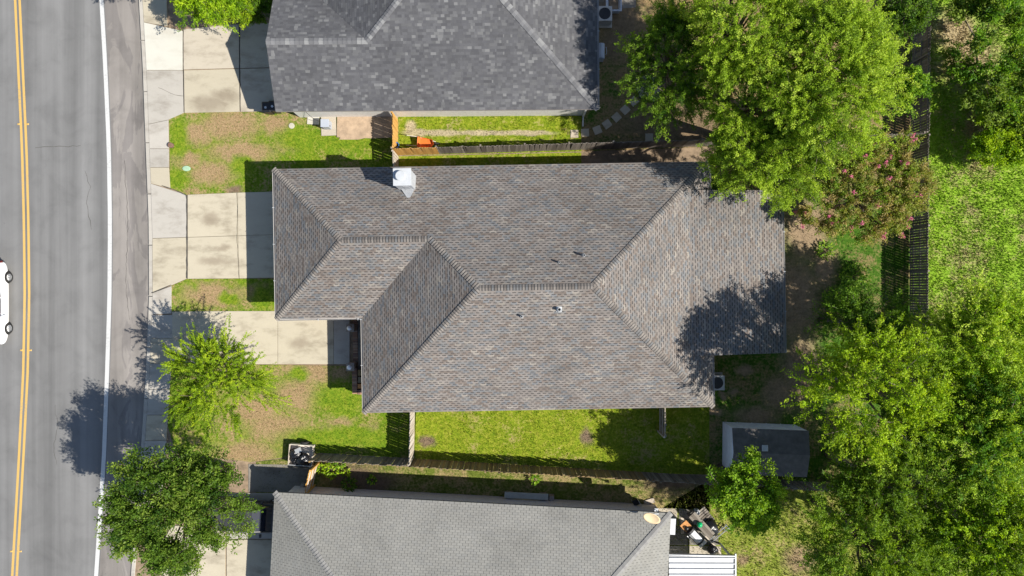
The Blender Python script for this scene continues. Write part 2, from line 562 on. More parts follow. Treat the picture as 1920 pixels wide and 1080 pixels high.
class MB:
    def __init__(s):
        s.v = []
        s.f = []
        s.c = []           # per-face colour

    def add(s, verts, faces, col=None):
        o = len(s.v)
        s.v.extend([tuple(x) for x in verts])
        s.f.extend([tuple(i + o for i in f) for f in faces])
        s.c.extend([col] * len(faces))
        return s

    def box(s, c, size, rz=0.0, taper=1.0):
        """c = centre of the bottom face."""
        x, y, z = size[0] / 2, size[1] / 2, size[2]
        ca, sa = math.cos(rz), math.sin(rz)
        vs = []
        for k, t in ((0, 1.0), (z, taper)):
            for (a, b) in ((-x, -y), (x, -y), (x, y), (-x, y)):
                a *= t
                b *= t
                vs.append((c[0] + a * ca - b * sa, c[1] + a * sa + b * ca, c[2] + k))
        return s.add(vs, [(0, 3, 2, 1), (4, 5, 6, 7), (0, 1, 5, 4), (1, 2, 6, 5), (2, 3, 7, 6), (3, 0, 4, 7)])

    def prism(s, poly, z0, z1):
        n = len(poly)
        vs = [(p[0], p[1], z0) for p in poly] + [(p[0], p[1], z1) for p in poly]
        return s.add(vs, [tuple(range(n - 1, -1, -1)), tuple(range(n, 2 * n))] +
                     [(i, (i + 1) % n, n + (i + 1) % n, n + i) for i in range(n)])

    def cyl(s, c, r, h, seg=16, r2=None):
        r2 = r if r2 is None else r2
        vs = [(c[0] + r * math.cos(2 * math.pi * i / seg), c[1] + r * math.sin(2 * math.pi * i / seg), c[2]) for i in range(seg)]
        vs += [(c[0] + r2 * math.cos(2 * math.pi * i / seg), c[1] + r2 * math.sin(2 * math.pi * i / seg), c[2] + h) for i in range(seg)]
        return s.add(vs, [tuple(range(seg - 1, -1, -1)), tuple(range(seg, 2 * seg))] +
                     [(i, (i + 1) % seg, seg + (i + 1) % seg, seg + i) for i in range(seg)])

    def tube(s, pts, radii, seg=6):
        pts = [Vector(p) for p in pts]
        if not hasattr(radii, '__len__'):
            radii = [radii] * len(pts)
        o = len(s.v)
        prev = None
        for i, p in enumerate(pts):
            d = (pts[min(i + 1, len(pts) - 1)] - pts[max(i - 1, 0)])
            d = d.normalized() if d.length > 1e-9 else Vector((0, 0, 1))
            a = d.orthogonal().normalized() if prev is None else (prev - d * prev.dot(d)).normalized()
            prev = a
            b = d.cross(a)
            for k in range(seg):
                t = 2 * math.pi * k / seg
                s.v.append(tuple(p + (a * math.cos(t) + b * math.sin(t)) * radii[i]))
        nf = 0
        for i in range(len(pts) - 1):
            for k in range(seg):
                k2 = (k + 1) % seg
                s.f.append((o + i * seg + k, o + i * seg + k2, o + (i + 1) * seg + k2, o + (i + 1) * seg + k))
                nf += 1
        s.f.append(tuple(o + k for k in range(seg - 1, -1, -1)))
        s.f.append(tuple(o + (len(pts) - 1) * seg + k for k in range(seg)))
        s.c.extend([None] * (nf + 2))
        return s

    def lathe(s, c, prof, seg=20):
        o = len(s.v)
        for (r, z) in prof:
            for k in range(seg):
                t = 2 * math.pi * k / seg
                s.v.append((c[0] + r * math.cos(t), c[1] + r * math.sin(t), c[2] + z))
        for i in range(len(prof) - 1):
            for k in range(seg):
                k2 = (k + 1) % seg
                s.f.append((o + i * seg + k, o + i * seg + k2, o + (i + 1) * seg + k2, o + (i + 1) * seg + k))
                s.c.append(None)
        return s

    def mesh(s, name):
        me = bpy.data.meshes.new(name)
        me.from_pydata(s.v, [], s.f)
        if any(c is not None for c in s.c):
            a = me.color_attributes.new('Col', 'FLOAT_COLOR', 'CORNER')
            buf = []
            for f, c in zip(s.f, s.c):
                c = c or (0.2, 0.2, 0.2)
                buf.extend((c[0], c[1], c[2], 1.0) * len(f))
            a.data.foreach_set('color', buf)
        return me

    def build(s, name, mat, parent=None, smooth=False, bevel=0.0, xf=None):
        me = s.mesh(name)
        if xf is not None:
            me.transform(xf)
        if smooth:
            me.polygons.foreach_set('use_smooth', [True] * len(me.polygons))
        o = link(name, me, mat, parent)
        if bevel:
            b = o.modifiers.new('bevel', 'BEVEL')
            b.width = bevel
            b.segments = 2
            b.limit_method = 'ANGLE'
        return o


def sheet(name, poly, z, mat, label=None, kind='structure', cat=None):
    me = bpy.data.meshes.new(name)
    me.from_pydata([(p[0], p[1], z) for p in poly], [], [tuple(range(len(poly)))])
    if me.polygons[0].normal.z < 0:
        me.flip_normals()
    o = link(name, me, mat)
    return tag(o, label, cat, None, kind)


def ppoly(pts, h=0.0):
    return [tuple(P(x, y, h))[:2] for x, y in pts]


def interp(tbl, y):
    if y <= tbl[0][0]:
        return tbl[0][1] + (tbl[1][1] - tbl[0][1]) / (tbl[1][0] - tbl[0][0]) * (y - tbl[0][0])
    for (a, b), (c, d) in zip(tbl, tbl[1:]):
        if y <= c:
            return b + (d - b) * (y - a) / (c - a)
    (a, b), (c, d) = tbl[-2], tbl[-1]
    return b + (d - b) / (c - a) * (y - a)


# gentle bend of the street, read at four heights of the frame: y -> x
T_YEL = [(0, 30.5), (120, 36), (280, 43.5), (420, 47), (560, 48.5), (700, 45.5), (860, 37.5), (1080, 25)]
T_WHI = [(0, 188), (120, 195), (280, 202), (420, 204), (560, 203), (700, 198.5), (860, 192.5), (1080, 178)]
T_KRB = [(0, 261), (120, 268), (280, 274), (420, 279.5), (560, 280), (680, 275.5), (830, 266), (1080, 246)]
YS = list(range(-700, 1801, 50))


def band(tbl, o0, o1, ys=YS):
    l = [tuple(P(interp(tbl, y) + o0, y))[:2] for y in ys]
    r = [tuple(P(interp(tbl, y) + o1, y))[:2] for y in ys]
    return l, r


def band_sheet(name, l, r, z, mat, **kw):
    vs = [(p[0], p[1], z) for p in l] + [(p[0], p[1], z) for p in r]
    n = len(l)
    me = bpy.data.meshes.new(name)
    me.from_pydata(vs, [], [(i + 1, i, n + i, n + i + 1)[::-1] for i in range(n - 1)])
    me.update()
    if me.polygons[0].normal.z < 0:
        me.flip_normals()
    o = link(name, me, mat)
    return tag(o, kw.get('label'), kw.get('cat'), None, kw.get('kind', 'structure'))


# ------------------------------------------------------------------ the ground, the street
ZR = -0.10   # street level below the lawn
sheet('ground', [(-400, -400), (400, -400), (400, 400), (-400, 400)], -0.4, M_SOIL)
lK, rK = band(T_KRB, 0, 5)
lW, _ = band(T_WHI, 6, 6)
lFar = [tuple(P(interp(T_YEL, y) - 250, y))[:2] for y in YS]
band_sheet('road', lFar, lW, ZR, M_ROAD)
band_sheet('road_shoulder', lW, lK, ZR, M_SHOULDER)
for o0 in (-6.6, 1.8):
    a, b = band(T_YEL, o0, o0 + 4.6)
    band_sheet('yellow_line', a, b, ZR + 0.005, M_YELLOW)
a, b = band(T_WHI, -3.4, 4.2)
band_sheet('white_edge_line', a, b, ZR + 0.005, M_WHITE)
# the kerb: a real step, in cast lengths
kerb = tag(MB().box(P(276, 540, 0) + Vector((0, 0, -0.39)), (0.1, 5, 0.1)).build('kerb', M_CONC2), kind='structure')
for y0 in range(-500, 1600, 96):
    pts = []
    for y in (y0, y0 + 48, y0 + 95):
        pts.append(P(interp(T_KRB, y) - 1.0, y))
    for y in (y0 + 95, y0 + 48, y0):
        pts.append(P(interp(T_KRB, y) + 6.5, y))
    MB().prism(pts[::-1], ZR - 0.1, 0.012).build('kerbstone', M_CONC2, kerb, bevel=0.025)
lf, rf = band(T_YEL, -262, -250)
terr_l, _ = band(T_KRB, 5.5, 5.5)
# lots east of the kerb: one big sheet at lawn level
poly = [p for p in terr_l] + [tuple(P(9000, 1800))[:2], tuple(P(9000, -700))[:2]]
sheet('yard_soil', poly, -0.02, M_SOIL)
far = [tuple(P(interp(T_YEL, y) - 262, y))[:2] for y in YS]
sheet('verge', far + [tuple(P(-6000, 1800))[:2], tuple(P(-6000, -700))[:2]], -0.02, M_LAWN_SIDE)
band_sheet('far_kerb', lf, rf, 0.0, M_CONC2)

LAWNS = {
    'front_north': [(317, 222), (346, 211), (524, 209), (560, 206), (640, 206), (748, 206), (748, 338), (530, 345), (500, 362), (350, 366), (319, 353)],
    'front_mid': [(321, 536), (351, 523), (560, 522), (560, 584), (321, 584)],
    'front_south': [(320, 684), (520, 684), (640, 686), (668, 690), (668, 735), (705, 740), (705, 770), (780, 760), (778, 866), (590, 850), (470, 866), (330, 850), (315, 800)],
    'side_south': [(778, 735), (1330, 735), (1330, 890), (1100, 884), (778, 866)],
    'north_neighbour': [(748, 212), (1090, 206), (1090, 284), (748, 291)],
    'north_strip': [(748, 293), (1090, 286), (1090, 340), (748, 340)],
    'yard_back': [(1330, 300), (1706, 268), (1706, 918), (1330, 896)],
    'yard_north': [(1090, -200), (1706, -200), (1706, 262), (1090, 284)],
    'strip_south': [(480, 866), (590, 852), (1330, 897), (1330, 960), (580, 930), (480, 930)],
    'yard_corner': [(1230, 960), (1330, 899), (1706, 921), (1706, 1300), (1230, 1300)],
    'field': [(1708, -400), (2600, -400), (2600, 1500), (1708, 1500)],
}
LMAT = {'front_north': M_LAWN_FRONT, 'front_mid': M_LAWN_FRONT, 'front_south': M_LAWN_FRONT, 'side_south': M_LAWN_SIDE,
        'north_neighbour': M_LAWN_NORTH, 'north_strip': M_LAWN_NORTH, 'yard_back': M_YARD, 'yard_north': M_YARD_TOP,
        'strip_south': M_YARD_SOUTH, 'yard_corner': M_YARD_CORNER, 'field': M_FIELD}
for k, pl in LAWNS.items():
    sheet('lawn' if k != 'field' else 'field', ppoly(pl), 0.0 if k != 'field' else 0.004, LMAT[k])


def in_poly(x, y, poly):
    ins = np.zeros(len(x), bool)
    n = len(poly)
    for i in range(n):
        x1, y1 = poly[i]
        x2, y2 = poly[(i + 1) % n]
        c = ((y1 > y) != (y2 > y))
        with np.errstate(divide='ignore', invalid='ignore'):
            xi = (x2 - x1) * (y - y1) / (y2 - y1) + x1
        ins ^= c & (x < xi)
    return ins


def tri_mesh(name, verts, mat, parent=None):
    """verts: (N,3,3) array of separate triangles."""
    N = len(verts)
    me = bpy.data.meshes.new(name)
    me.vertices.add(N * 3)
    me.vertices.foreach_set('co', verts.astype(np.float32).ravel())
    me.loops.add(N * 3)
    me.loops.foreach_set('vertex_index', np.arange(N * 3, dtype=np.int32))
    me.polygons.add(N)
    me.polygons.foreach_set('loop_start', np.arange(0, N * 3, 3, dtype=np.int32))
    me.update(calc_edges=True)
    return link(name, me, mat, parent)


def grass(polypx, density, h0, h1, w, lean, mat, label, clip=None):
    poly = ppoly(polypx)
    if clip:
        lo = (max(min(p[0] for p in poly), clip[0]), max(min(p[1] for p in poly), clip[1]))
        hi = (min(max(p[0] for p in poly), clip[2]), min(max(p[1] for p in poly), clip[3]))
    else:
        lo = (min(p[0] for p in poly), min(p[1] for p in poly))
        hi = (max(p[0] for p in poly), max(p[1] for p in poly))
    n = int((hi[0] - lo[0]) * (hi[1] - lo[1]) * density)
    x = rng.uniform(lo[0], hi[0], n)
    y = rng.uniform(lo[1], hi[1], n)
    # clumping
    c = np.sin(x * 3.1 + 1.3 * np.sin(y * 2.3)) * np.sin(y * 2.7 + 1.1 * np.sin(x * 1.9)) + rng.normal(0, 0.6, n)
    k = in_poly(x, y, poly) & (c > -0.9)
    x, y, c = x[k], y[k], c[k]
    n = len(x)
    x = x + rng.normal(0, .045, n)      # ragged edges: some tufts lean over the kerbs and slabs
    y = y + rng.normal(0, .045, n)
    h = rng.uniform(h0, h1, n) * (1 + 0.25 * np.clip(c, -1, 1))
    a = rng.uniform(0, 2 * np.pi, n)
    t = rng.uniform(0, 2 * np.pi, n)
    L = rng.uniform(0.3, 1.0, n) * lean
    v = np.zeros((n, 3, 3))
    wx, wy = np.cos(a) * w / 2, np.sin(a) * w / 2
    v[:, 0] = np.stack([x - wx, y - wy, np.full(n, 0.002)], 1)
    v[:, 1] = np.stack([x + wx, y + wy, np.full(n, 0.002)], 1)
    v[:, 2] = np.stack([x + np.cos(t) * L, y + np.sin(t) * L, h], 1)
    o = tri_mesh('grass', v, mat)
    tag(o, label, 'grass', None, 'stuff')


CL = (-33, -19.5, 33, 19.5)
grass(LAWNS['front_north'], 260, .03, .075, .028, .05, M_LAWN_FRONT, 'patchy green and dry grass between the two upper driveways', CL)
grass(LAWNS['front_mid'], 260, .03, .075, .028, .05, M_LAWN_FRONT, 'small patch of dry grass between driveway and entry walk', CL)
grass(LAWNS['front_south'], 260, .03, .08, .028, .05, M_LAWN_FRONT, 'green and tan front lawn below the entry walk', CL)
grass(LAWNS['side_south'], 300, .04, .09, .03, .06, M_LAWN_SIDE, 'bright mown side lawn south of the brown roofed house', CL)
grass(LAWNS['north_neighbour'], 300, .04, .10, .03, .06, M_LAWN_NORTH, 'green grass with a bare strip beside the slate roofed house', CL)
grass(LAWNS['north_strip'], 260, .03, .08, .03, .05, M_LAWN_NORTH, 'narrow grass strip between upper fence and brown roofed house', CL)
grass(LAWNS['yard_back'], 120, .03, .08, .03, .05, M_YARD, 'shaded back yard grass with bare soil patches', CL)
grass(LAWNS['yard_north'], 90, .03, .08, .03, .05, M_YARD_TOP, 'thin grass and leaf litter under the upper trees', CL)
grass(LAWNS['strip_south'], 200, .03, .08, .03, .05, M_YARD_SOUTH, 'olive grass strip beside the pale grey roofed house', CL)
grass(LAWNS['yard_corner'], 220, .05, .16, .04, .10, M_YARD_CORNER, 'tall yellow green grass behind the pale grey roofed house', CL)
grass(LAWNS['field'], 400, .04, .15, .05, .10, M_FIELD, 'lush lime green unmown grass of the field behind the fence', (23, -19, 32, 19))

# ------------------------------------------------------------------ concrete: sidewalk, driveways, walk


def slab_group(name, polys, mats, z=0.045, gap=0.014, hidden=None):
    """One paved piece of the setting; every cast panel is a slab of its own, joints are open gaps."""
    xs = [P(*p) for pl in polys for p in pl]
    c = sum(xs, Vector()) / len(xs)
    base = tag(MB().box((c.x, c.y, -0.3), (0.6, 0.6, 0.15)).build(name, M_SOIL), kind='structure')
    for i, pl in enumerate(polys):
        pts = [P(*p) for p in pl]
        cc = sum(pts, Vector()) / len(pts)
        pts = [p + (cc - p).normalized() * gap for p in pts]
        area = sum(a.x * b.y - b.x * a.y for a, b in zip(pts, pts[1:] + pts[:1]))
        if area < 0:
            pts = pts[::-1]
        m = mats[i % len(mats)] if isinstance(mats, (list, tuple)) else mats
        MB().prism(pts, -0.1, z + random.uniform(-0.006, 0.004)).build('slab', m, base, bevel=0.012)
    return base


def kx(y, o=6.5):
    return interp(T_KRB, y) + o


# sidewalk runs behind the kerb, except where the drive aprons cross it
SW = []


def walk_run(ys, w=39):
    for y0, y1 in zip(ys, ys[1:]):
        SW.append([(kx(y0), y0), (kx(y0) + w, y0), (kx(y1) + w, y1), (kx(y1), y1)])


walk_run([-340, -292, -244, -196, -148, -100, -52, -4], 44)
SW.append([(kx(-4), -4), (kx(-4) + 46, -4), (314, 50), (kx(42), 42)])
SW.append([(kx(233), 233), (316, 225), (317, 279), (kx(279), 279)])
SW.append([(kx(279), 279), (317, 279), (317, 314), (kx(314), 314)])
SW.append([(kx(314), 314), (317, 314), (320, 354), (kx(344), 344)])
SW.append([(kx(549), 549), (322, 536), (322, 588), (kx(590), 590)])
walk_run([590, 634, 682, 730, 778, 826, 874, 922, 970], 40)
slab_group('sidewalk', SW, [M_CONC2, M_CONC, M_CONC2])
slab_group('upper_driveway', [
    [(kx(42), 42), (343, 58), (343, 132), (kx(132), 132)],
    [(kx(132), 132), (343, 132), (345, 212), (316, 225), (kx(233), 233)],
    [(344, 55), (449, 45), (449, 128), (344, 131)],
    [(345, 132), (449, 129), (450, 210), (346, 212)],
    [(450, 45), (560, 42), (560, 126), (450, 128)],
    [(450, 129), (560, 127), (560, 208), (451, 210)],
], [M_CONC3, M_CONC2, M_CONC4, M_CONC, M_CONC4, M_CONC4])
slab_group('middle_driveway', [
    [(kx(344), 344), (350, 365), (350, 445), (kx(447), 447)],
    [(kx(447), 447), (350, 445), (350, 523), (322, 535), (kx(548), 548)],
    [(352, 365), (446, 361), (446, 442), (352, 445)],
    [(352, 445), (446, 442), (449, 522), (352, 523)],
    [(446, 361), (560, 358), (560, 439), (446, 442)],
    [(446, 442), (560, 439), (560, 520), (449, 522)],
], [M_CONC2, M_CONC, M_CONC, M_CONC, M_CONC, M_CONC])
slab_group('entry_walk', [
    [(323, 584), (422, 583), (422, 683), (323, 684)],
    [(422, 583), (521, 583), (521, 683), (422, 683)],
    [(521, 583), (626, 583), (626, 683), (521, 683)],
    [(626, 583), (656, 583), (656, 683), (626, 683)],
], [M_CONC, M_CONC, M_CONC, M_CONC2])
slab_group('lower_driveway', [
    [(kx(985, 50), 985), (423, 985), (423, 1180), (kx(985, 50), 1180)],
    [(425, 924), (560, 924), (560, 1010), (425, 1010)],
    [(425, 1011), (560, 1011), (560, 1180), (425, 1180)],
], [M_CONC, M_CONC2, M_CONC])
sheet('driveway_side_pad', ppoly([(466, 870), (584, 872), (582, 924), (466, 922)]), 0.012, M_CONC_DARK)

M_GAP_SHADE = plain('gap_shade', (0.06, 0.055, 0.048), 0.95, 0.4, 12)  # dark colour stands in for the shade inside open joints and cracks


def strip(name, pts, w, z, mat, parent=None, wob=0.0):
    rr = random.Random(len(pts) * 7 + int(pts[0][0]))
    dense = []
    for a_, b_ in zip(pts, pts[1:]):
        a_, b_ = P(*a_), P(*b_)
        n_ = max(2, int((b_ - a_).length / 0.25))
        dense += [a_.lerp(b_, k / n_) for k in range(n_)]
    dense.append(P(*pts[-1]))
    l, r = [], []
    for k, q in enumerate(dense):
        d_ = (dense[min(k + 1, len(dense) - 1)] - dense[max(k - 1, 0)]).normalized()
        nn = Vector((-d_.y, d_.x, 0))
        q = q + nn * rr.uniform(-wob, wob)
        ww = w * rr.uniform(.5, 1.3) / 2
        l.append((q + nn * ww)[:2])
        r.append((q - nn * ww)[:2])
    o = band_sheet(name, l, r, z, mat, kind=None if parent else 'structure')
    if parent:
        o.parent = parent
    return o


MD = bpy.data.objects['middle_driveway']
UD = bpy.data.objects['upper_driveway']
strip('joint', [(351, 366), (351.5, 445), (351, 522)], .10, .052, M_GAP_SHADE, MD, .012)
strip('crack', [(444, 362), (446, 400), (445, 445), (448, 521)], .022, .052, M_GAP_SHADE, MD, .02)
strip('crack', [(304, 348), (322, 354), (350, 366)], .05, .052, M_GAP_SHADE, MD, .012)
strip('crack', [(285, 549), (302, 542), (322, 534)], .05, .052, M_GAP_SHADE, MD, .012)
strip('joint', [(344.5, 58), (344.5, 131), (346, 211)], .04, .052, M_GAP_SHADE, UD, .008)
strip('joint', [(449.5, 46), (450, 128), (451, 209)], .06, .052, M_GAP_SHADE, UD, .01)
strip('crack', [(298, 164), (312, 172), (330, 178), (344, 181)], .02, .052, M_GAP_SHADE, UD, .03)
for pts_ in ([(64, 276), (90, 275), (118, 274), (150, 272)], [(158, 320), (167, 350), (160, 380), (170, 430)], [(100, 760), (107, 800), (98, 840), (104, 872)], [(232, 300), (238, 420), (234, 520), (240, 600)]):
    strip('road_crack', pts_, .022, ZR + .004, M_GAP_SHADE, None, .05)

# small things set in the pavement and verge


def road_marker(px, py, lab):
    for k, (dx, s) in enumerate(((-8.5, 'left'), (8.5, 'right'))):
        p = P(px + dx, py)
        o = MB().box((p.x, p.y, ZR + 0.004), (0.15, 0.10, 0.022), 0, 0.7).build('road_marker', M_YELLOW)
        tag(o, 'yellow road stud %s of the centre lines, %s' % (s, lab), 'road stud', 'studs along the double yellow line')


road_marker(interp(T_YEL, 232), 232, 'topmost pair')
road_marker(interp(T_YEL, 657), 657, 'pair below the white car')
road_marker(interp(T_YEL, 1035), 1035, 'pair near the bottom edge')
p = P(350, 316)
o = MB().lathe((p.x, p.y, 0), [(0, .05), (.17, .05), (.20, .045), (.21, .0)]).build('meter_lid', M_LIDGREEN)
o.scale = (1.15, .75, 1)
o.location = (-p.x * .15, p.y * .25, 0)
tag(o, 'pale green oval water meter lid in the upper front lawn', 'meter lid')
p = P(547, 236)
o = MB().lathe((p.x, p.y, 0), [(0, .05), (.15, .05), (.165, .045), (.17, .0)]).build('cleanout_lid', M_LIDPALE)
tag(o, 'round cream lid in the grass beside the slate roofed house', 'lid')
p = P(322, 273)
o = MB().lathe((p.x, p.y, 0), [(.15, 0), (.15, .2), (.13, .22), (.0, .22)]).build('pipe_stub', M_RUSTPOST)
tag(o, 'short rusty brown stub at the sidewalk edge', 'pipe stub')

# ------------------------------------------------------------------ roofs


def clip_poly(sub, poly):
    """Sutherland-Hodgman, both CCW in 2D."""
    out = sub
    n = len(poly)
    for i in range(n):
        a, b = poly[i], poly[(i + 1) % n]
        ex, ey = b[0] - a[0], b[1] - a[1]
        inp, out = out, []
        if not inp:
            return []
        for j in range(len(inp)):
            p, q = inp[j - 1], inp[j]
            dp = ex * (p[1] - a[1]) - ey * (p[0] - a[0])
            dq = ex * (q[1] - a[1]) - ey * (q[0] - a[0])
            if (dp >= 0) != (dq >= 0):
                t = dp / (dp - dq)
                out.append((p[0] + (q[0] - p[0]) * t, p[1] + (q[1] - p[1]) * t))
            if dq >= 0:
                out.append(q)
    return out


def hsh(*a):
    x = 0.0
    for i, v in enumerate(a):
        x += (v + 3.7) * (12.9898 + 65.233 * i)
    x = math.sin(x) * 43758.5453
    return x - math.floor(x)


def pick(cols, r):
    return cols[min(len(cols) - 1, int(r * len(cols)))]


def jit(c, k):
    return tuple(x * k for x in c)


MAIN_COLS = [(0.200, 0.178, 0.162)] * 5 + [(0.184, 0.165, 0.151)] * 4 + [(0.178, 0.172, 0.166)] * 3 + [(0.150, 0.152, 0.156)] * 2 + \
            [(0.165, 0.138, 0.120)] * 3 + [(0.242, 0.218, 0.190)]
TOP_COLS = [(0.098, 0.098, 0.104)] * 6 + [(0.108, 0.108, 0.114)] * 5 + [(0.090, 0.090, 0.097)] * 4 + [(0.122, 0.122, 0.126)] * 3 + \
           [(0.148, 0.148, 0.151)] * 1 + [(0.172, 0.172, 0.173)] * 1
BOT_COLS = [(0.236, 0.230, 0.210), (0.231, 0.225, 0.206), (0.241, 0.235, 0.215), (0.226, 0.222, 0.206)]


def shingle_plane(pieces, a, b, style, pid, out):
    """pieces: convex 3D polygons of ONE roof plane; a->b runs along its eave (plane lies to the left, uphill)."""
    a, b = Vector(a), Vector(b)
    U = (b - a).normalized()
    far = max((Vector(p) for pl in pieces for p in pl), key=lambda p: abs((p - a).cross(U).length))
    W = far - a
    V = (W - U * W.dot(U)).normalized()
    N = U.cross(V)
    if N.z < 0:
        N = -N
    for pl in pieces:
        p2 = [((Vector(p) - a).dot(U), (Vector(p) - a).dot(V)) for p in pl]
        ar = sum(p[0] * q[1] - q[0] * p[1] for p, q in zip(p2, p2[1:] + p2[:1]))
        if ar < 0:
            p2 = p2[::-1]
        umin, umax = min(p[0] for p in p2), max(p[0] for p in p2)
        vmin, vmax = min(p[1] for p in p2), max(p[1] for p in p2)
        e = {'dash': 0.138, 'random': 0.142, 'three': 0.132}[style]
        r0, r1 = int(math.floor(vmin / e)) - 1, int(math.ceil(vmax / e)) + 1
        for r in range(r0, r1):
            v0 = r * e
            tabs = []
            if style == 'dash':
                w = 0.305
                off = (0.5 * (r % 2) + 0.16 * (hsh(pid, r) - 0.5)) * w
                i0, i1 = int((umin - off) / w) - 2, int((umax - off) / w) + 2
                for i in range(i0, i1):
                    tabs.append((off + i * w, off + (i + 1) * w, i))
            elif style == 'three':
                w = 0.305
                off = 0.5 * (r % 2) * w + 0.02 * hsh(pid, r)
                i0, i1 = int((umin - off) / w) - 2, int((umax - off) / w) + 2
                for i in range(i0, i1):
                    tabs.append((off + i * w + 0.008, off + (i + 1) * w - 0.008, i))
            else:
                w = 0.205
                i0, i1 = int(umin / w) - 2, int(umax / w) + 2
                ed = [(i + 0.75 * (hsh(pid, r, i) - 0.5)) * w for i in range(i0, i1 + 1)]
                for k in range(len(ed) - 1):
                    tabs.append((ed[k], ed[k + 1], i0 + k))
            for (u0, u1, i) in tabs:
                poly = clip_poly([(u0, v0), (u1, v0), (u1, v0 + e), (u0, v0 + e)], p2)
                if len(poly) < 3:
                    continue
                A = sum(p[0] * q[1] - q[0] * p[1] for p, q in zip(poly, poly[1:] + poly[:1]))
                if A < 2e-4:
                    continue
                h1, h2, h3 = hsh(pid, r, i, 1), hsh(pid, r, i, 2), hsh(pid, r, i, 3)
                t = {'dash': 0.005, 'three': 0.008, 'random': 0.006 + 0.006 * (h3 > 0.6)}[style]

                def pt(q, ex=0.0, lift=None):
                    l = (0.003 + t * (1 - (q[1] - v0) / e)) if lift is None else lift
                    return a + U * q[0] + V * q[1] + N * (l + ex)
                cols = {'dash': MAIN_COLS, 'random': TOP_COLS, 'three': BOT_COLS}[style]
                col = jit(pick(cols, h1), (0.87 + 0.26 * h2 if style != 'three' else 0.96 + 0.08 * h2) * {'dash': 0.92, 'random': 0.84, 'three': 0.97}[style])
                mb_v = [pt(q) for q in poly]
                faces = [(tuple(range(len(poly))), col)]
                n0 = len(poly)
                # exposed lower edge, coloured darker to subdue the sun's brightness on it
                for k in range(n0):
                    q, s = poly[k], poly[(k + 1) % n0]
                    if abs(q[1] - v0) < 1e-6 and abs(s[1] - v0) < 1e-6:
                        o = len(mb_v)
                        mb_v += [pt(q, 0, -0.004), pt(s, 0, -0.004)]
                        faces.append(((o, o + 1, (k + 1) % n0, k), jit(col, 0.8)))
                if style == 'dash':
                    d0 = u0 + 0.05 + 0.02 * h3
                    d1 = d0 + 0.15 + 0.05 * h2
                    dp = clip_poly([(d0, v0 + e - 0.040), (d1, v0 + e - 0.040), (d1, v0 + e - 0.004), (d0, v0 + e - 0.004)], p2)
                    if len(dp) >= 3:
                        o = len(mb_v)
                        mb_v += [pt(q, 0.0015) for q in dp]
                        k = 0.18 + 0.25 * h1
                        faces.append((tuple(range(o, o + len(dp))), (0.10 * k, 0.095 * k, 0.098 * k)))
                out.append((A * 1.0, mb_v, faces))


def roof_shingles(recs, roof, nmax=300):
    """The shingles nearest the camera as pieces of their own, the others joined."""
    full = sorted(recs, key=lambda r: -(max(v.z for v in r[1]) + (0.0 if r[0] > 0.05 else -3.0)))
    for (A, vs, fs) in full[:nmax]:
        m = MB()
        for f, c in fs:
            m.add([vs[i] for i in f], [tuple(range(len(f)))], c)
        m.build('shingle', M_SHINGLE, roof)
    m = MB()
    for (A, vs, fs) in full[nmax:]:
        for f, c in fs:
            m.add([vs[i] for i in f], [tuple(range(len(f)))], c)
    o = m.build('shingles', M_SHINGLE, roof)
    o['kind'] = 'stuff'


class Caps:
    def __init__(s):
        s.items = []

    def line(s, A, B, drop, mat, e=0.15, w=0.15, band_=True):
        """Overlapping folded caps from A (low) to B (high)."""
        A, B = Vector(A), Vector(B)
        d = B - A
        L = d.length
        d.normalize()
        side = Vector((d.y, -d.x, 0)).normalized()
        up = side.cross(d)
        if up.z < 0:
            up = -up
        lap = e * 1.3
        lo, hi = 0.052, 0.018
        vs = []
        for (t, l) in ((0, lo), (lap, hi)):
            for s_ in (-1, 0, 1):
                p = d * t + side * (w * s_) + up * l + Vector((0, 0, -drop * w * abs(s_) * 0.97))
                vs.append(p)
        for s_ in (-1, 0, 1):
            vs.append(vs[s_ + 1] - up * 0.014)
        vs = [Vector(v) for v in vs]
        # dark band and lip put the shaded gaps between caps into the colour
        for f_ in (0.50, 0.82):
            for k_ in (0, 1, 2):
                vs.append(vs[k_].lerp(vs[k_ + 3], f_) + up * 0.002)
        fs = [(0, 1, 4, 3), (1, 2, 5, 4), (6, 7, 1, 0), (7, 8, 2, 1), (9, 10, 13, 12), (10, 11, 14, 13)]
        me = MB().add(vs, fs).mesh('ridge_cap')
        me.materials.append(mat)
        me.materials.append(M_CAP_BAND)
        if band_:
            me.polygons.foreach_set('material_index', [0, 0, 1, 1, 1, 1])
        n = int(L / e)
        for i in range(n):
            s.items.append((me, A + d * (i * L / n)))

    def place(s, roof, nmax=300):
        it = sorted(s.items, key=lambda k: -k[1].z)
        for me, loc in it[:nmax]:
            o = bpy.data.objects.new('ridge_cap', me)
            COL.objects.link(o)
            o.parent = roof
            o.location = loc
        rest = it[nmax:]
        if rest:
            m = MB()
            for me, loc in rest:
                m.add([v.co + loc for v in me.vertices], [tuple(p.vertices) for p in me.polygons])
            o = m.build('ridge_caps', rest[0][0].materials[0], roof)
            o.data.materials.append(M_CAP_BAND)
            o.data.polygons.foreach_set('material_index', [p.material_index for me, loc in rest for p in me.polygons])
            o['kind'] = 'stuff'


def deck(planes, mat, parent, thick=0.16):
    m = MB()
    for pl in planes:
        n = len(pl)
        vs = [Vector(p) - Vector((0, 0, 0.012)) for p in pl] + [Vector(p) - Vector((0, 0, thick)) for p in pl]
        m.add(vs, [tuple(range(n)), tuple(range(2 * n - 1, n - 1, -1))] + [(i, n + i, n + (i + 1) % n, (i + 1) % n) for i in range(n)])
    return m.build('roof', mat, parent)


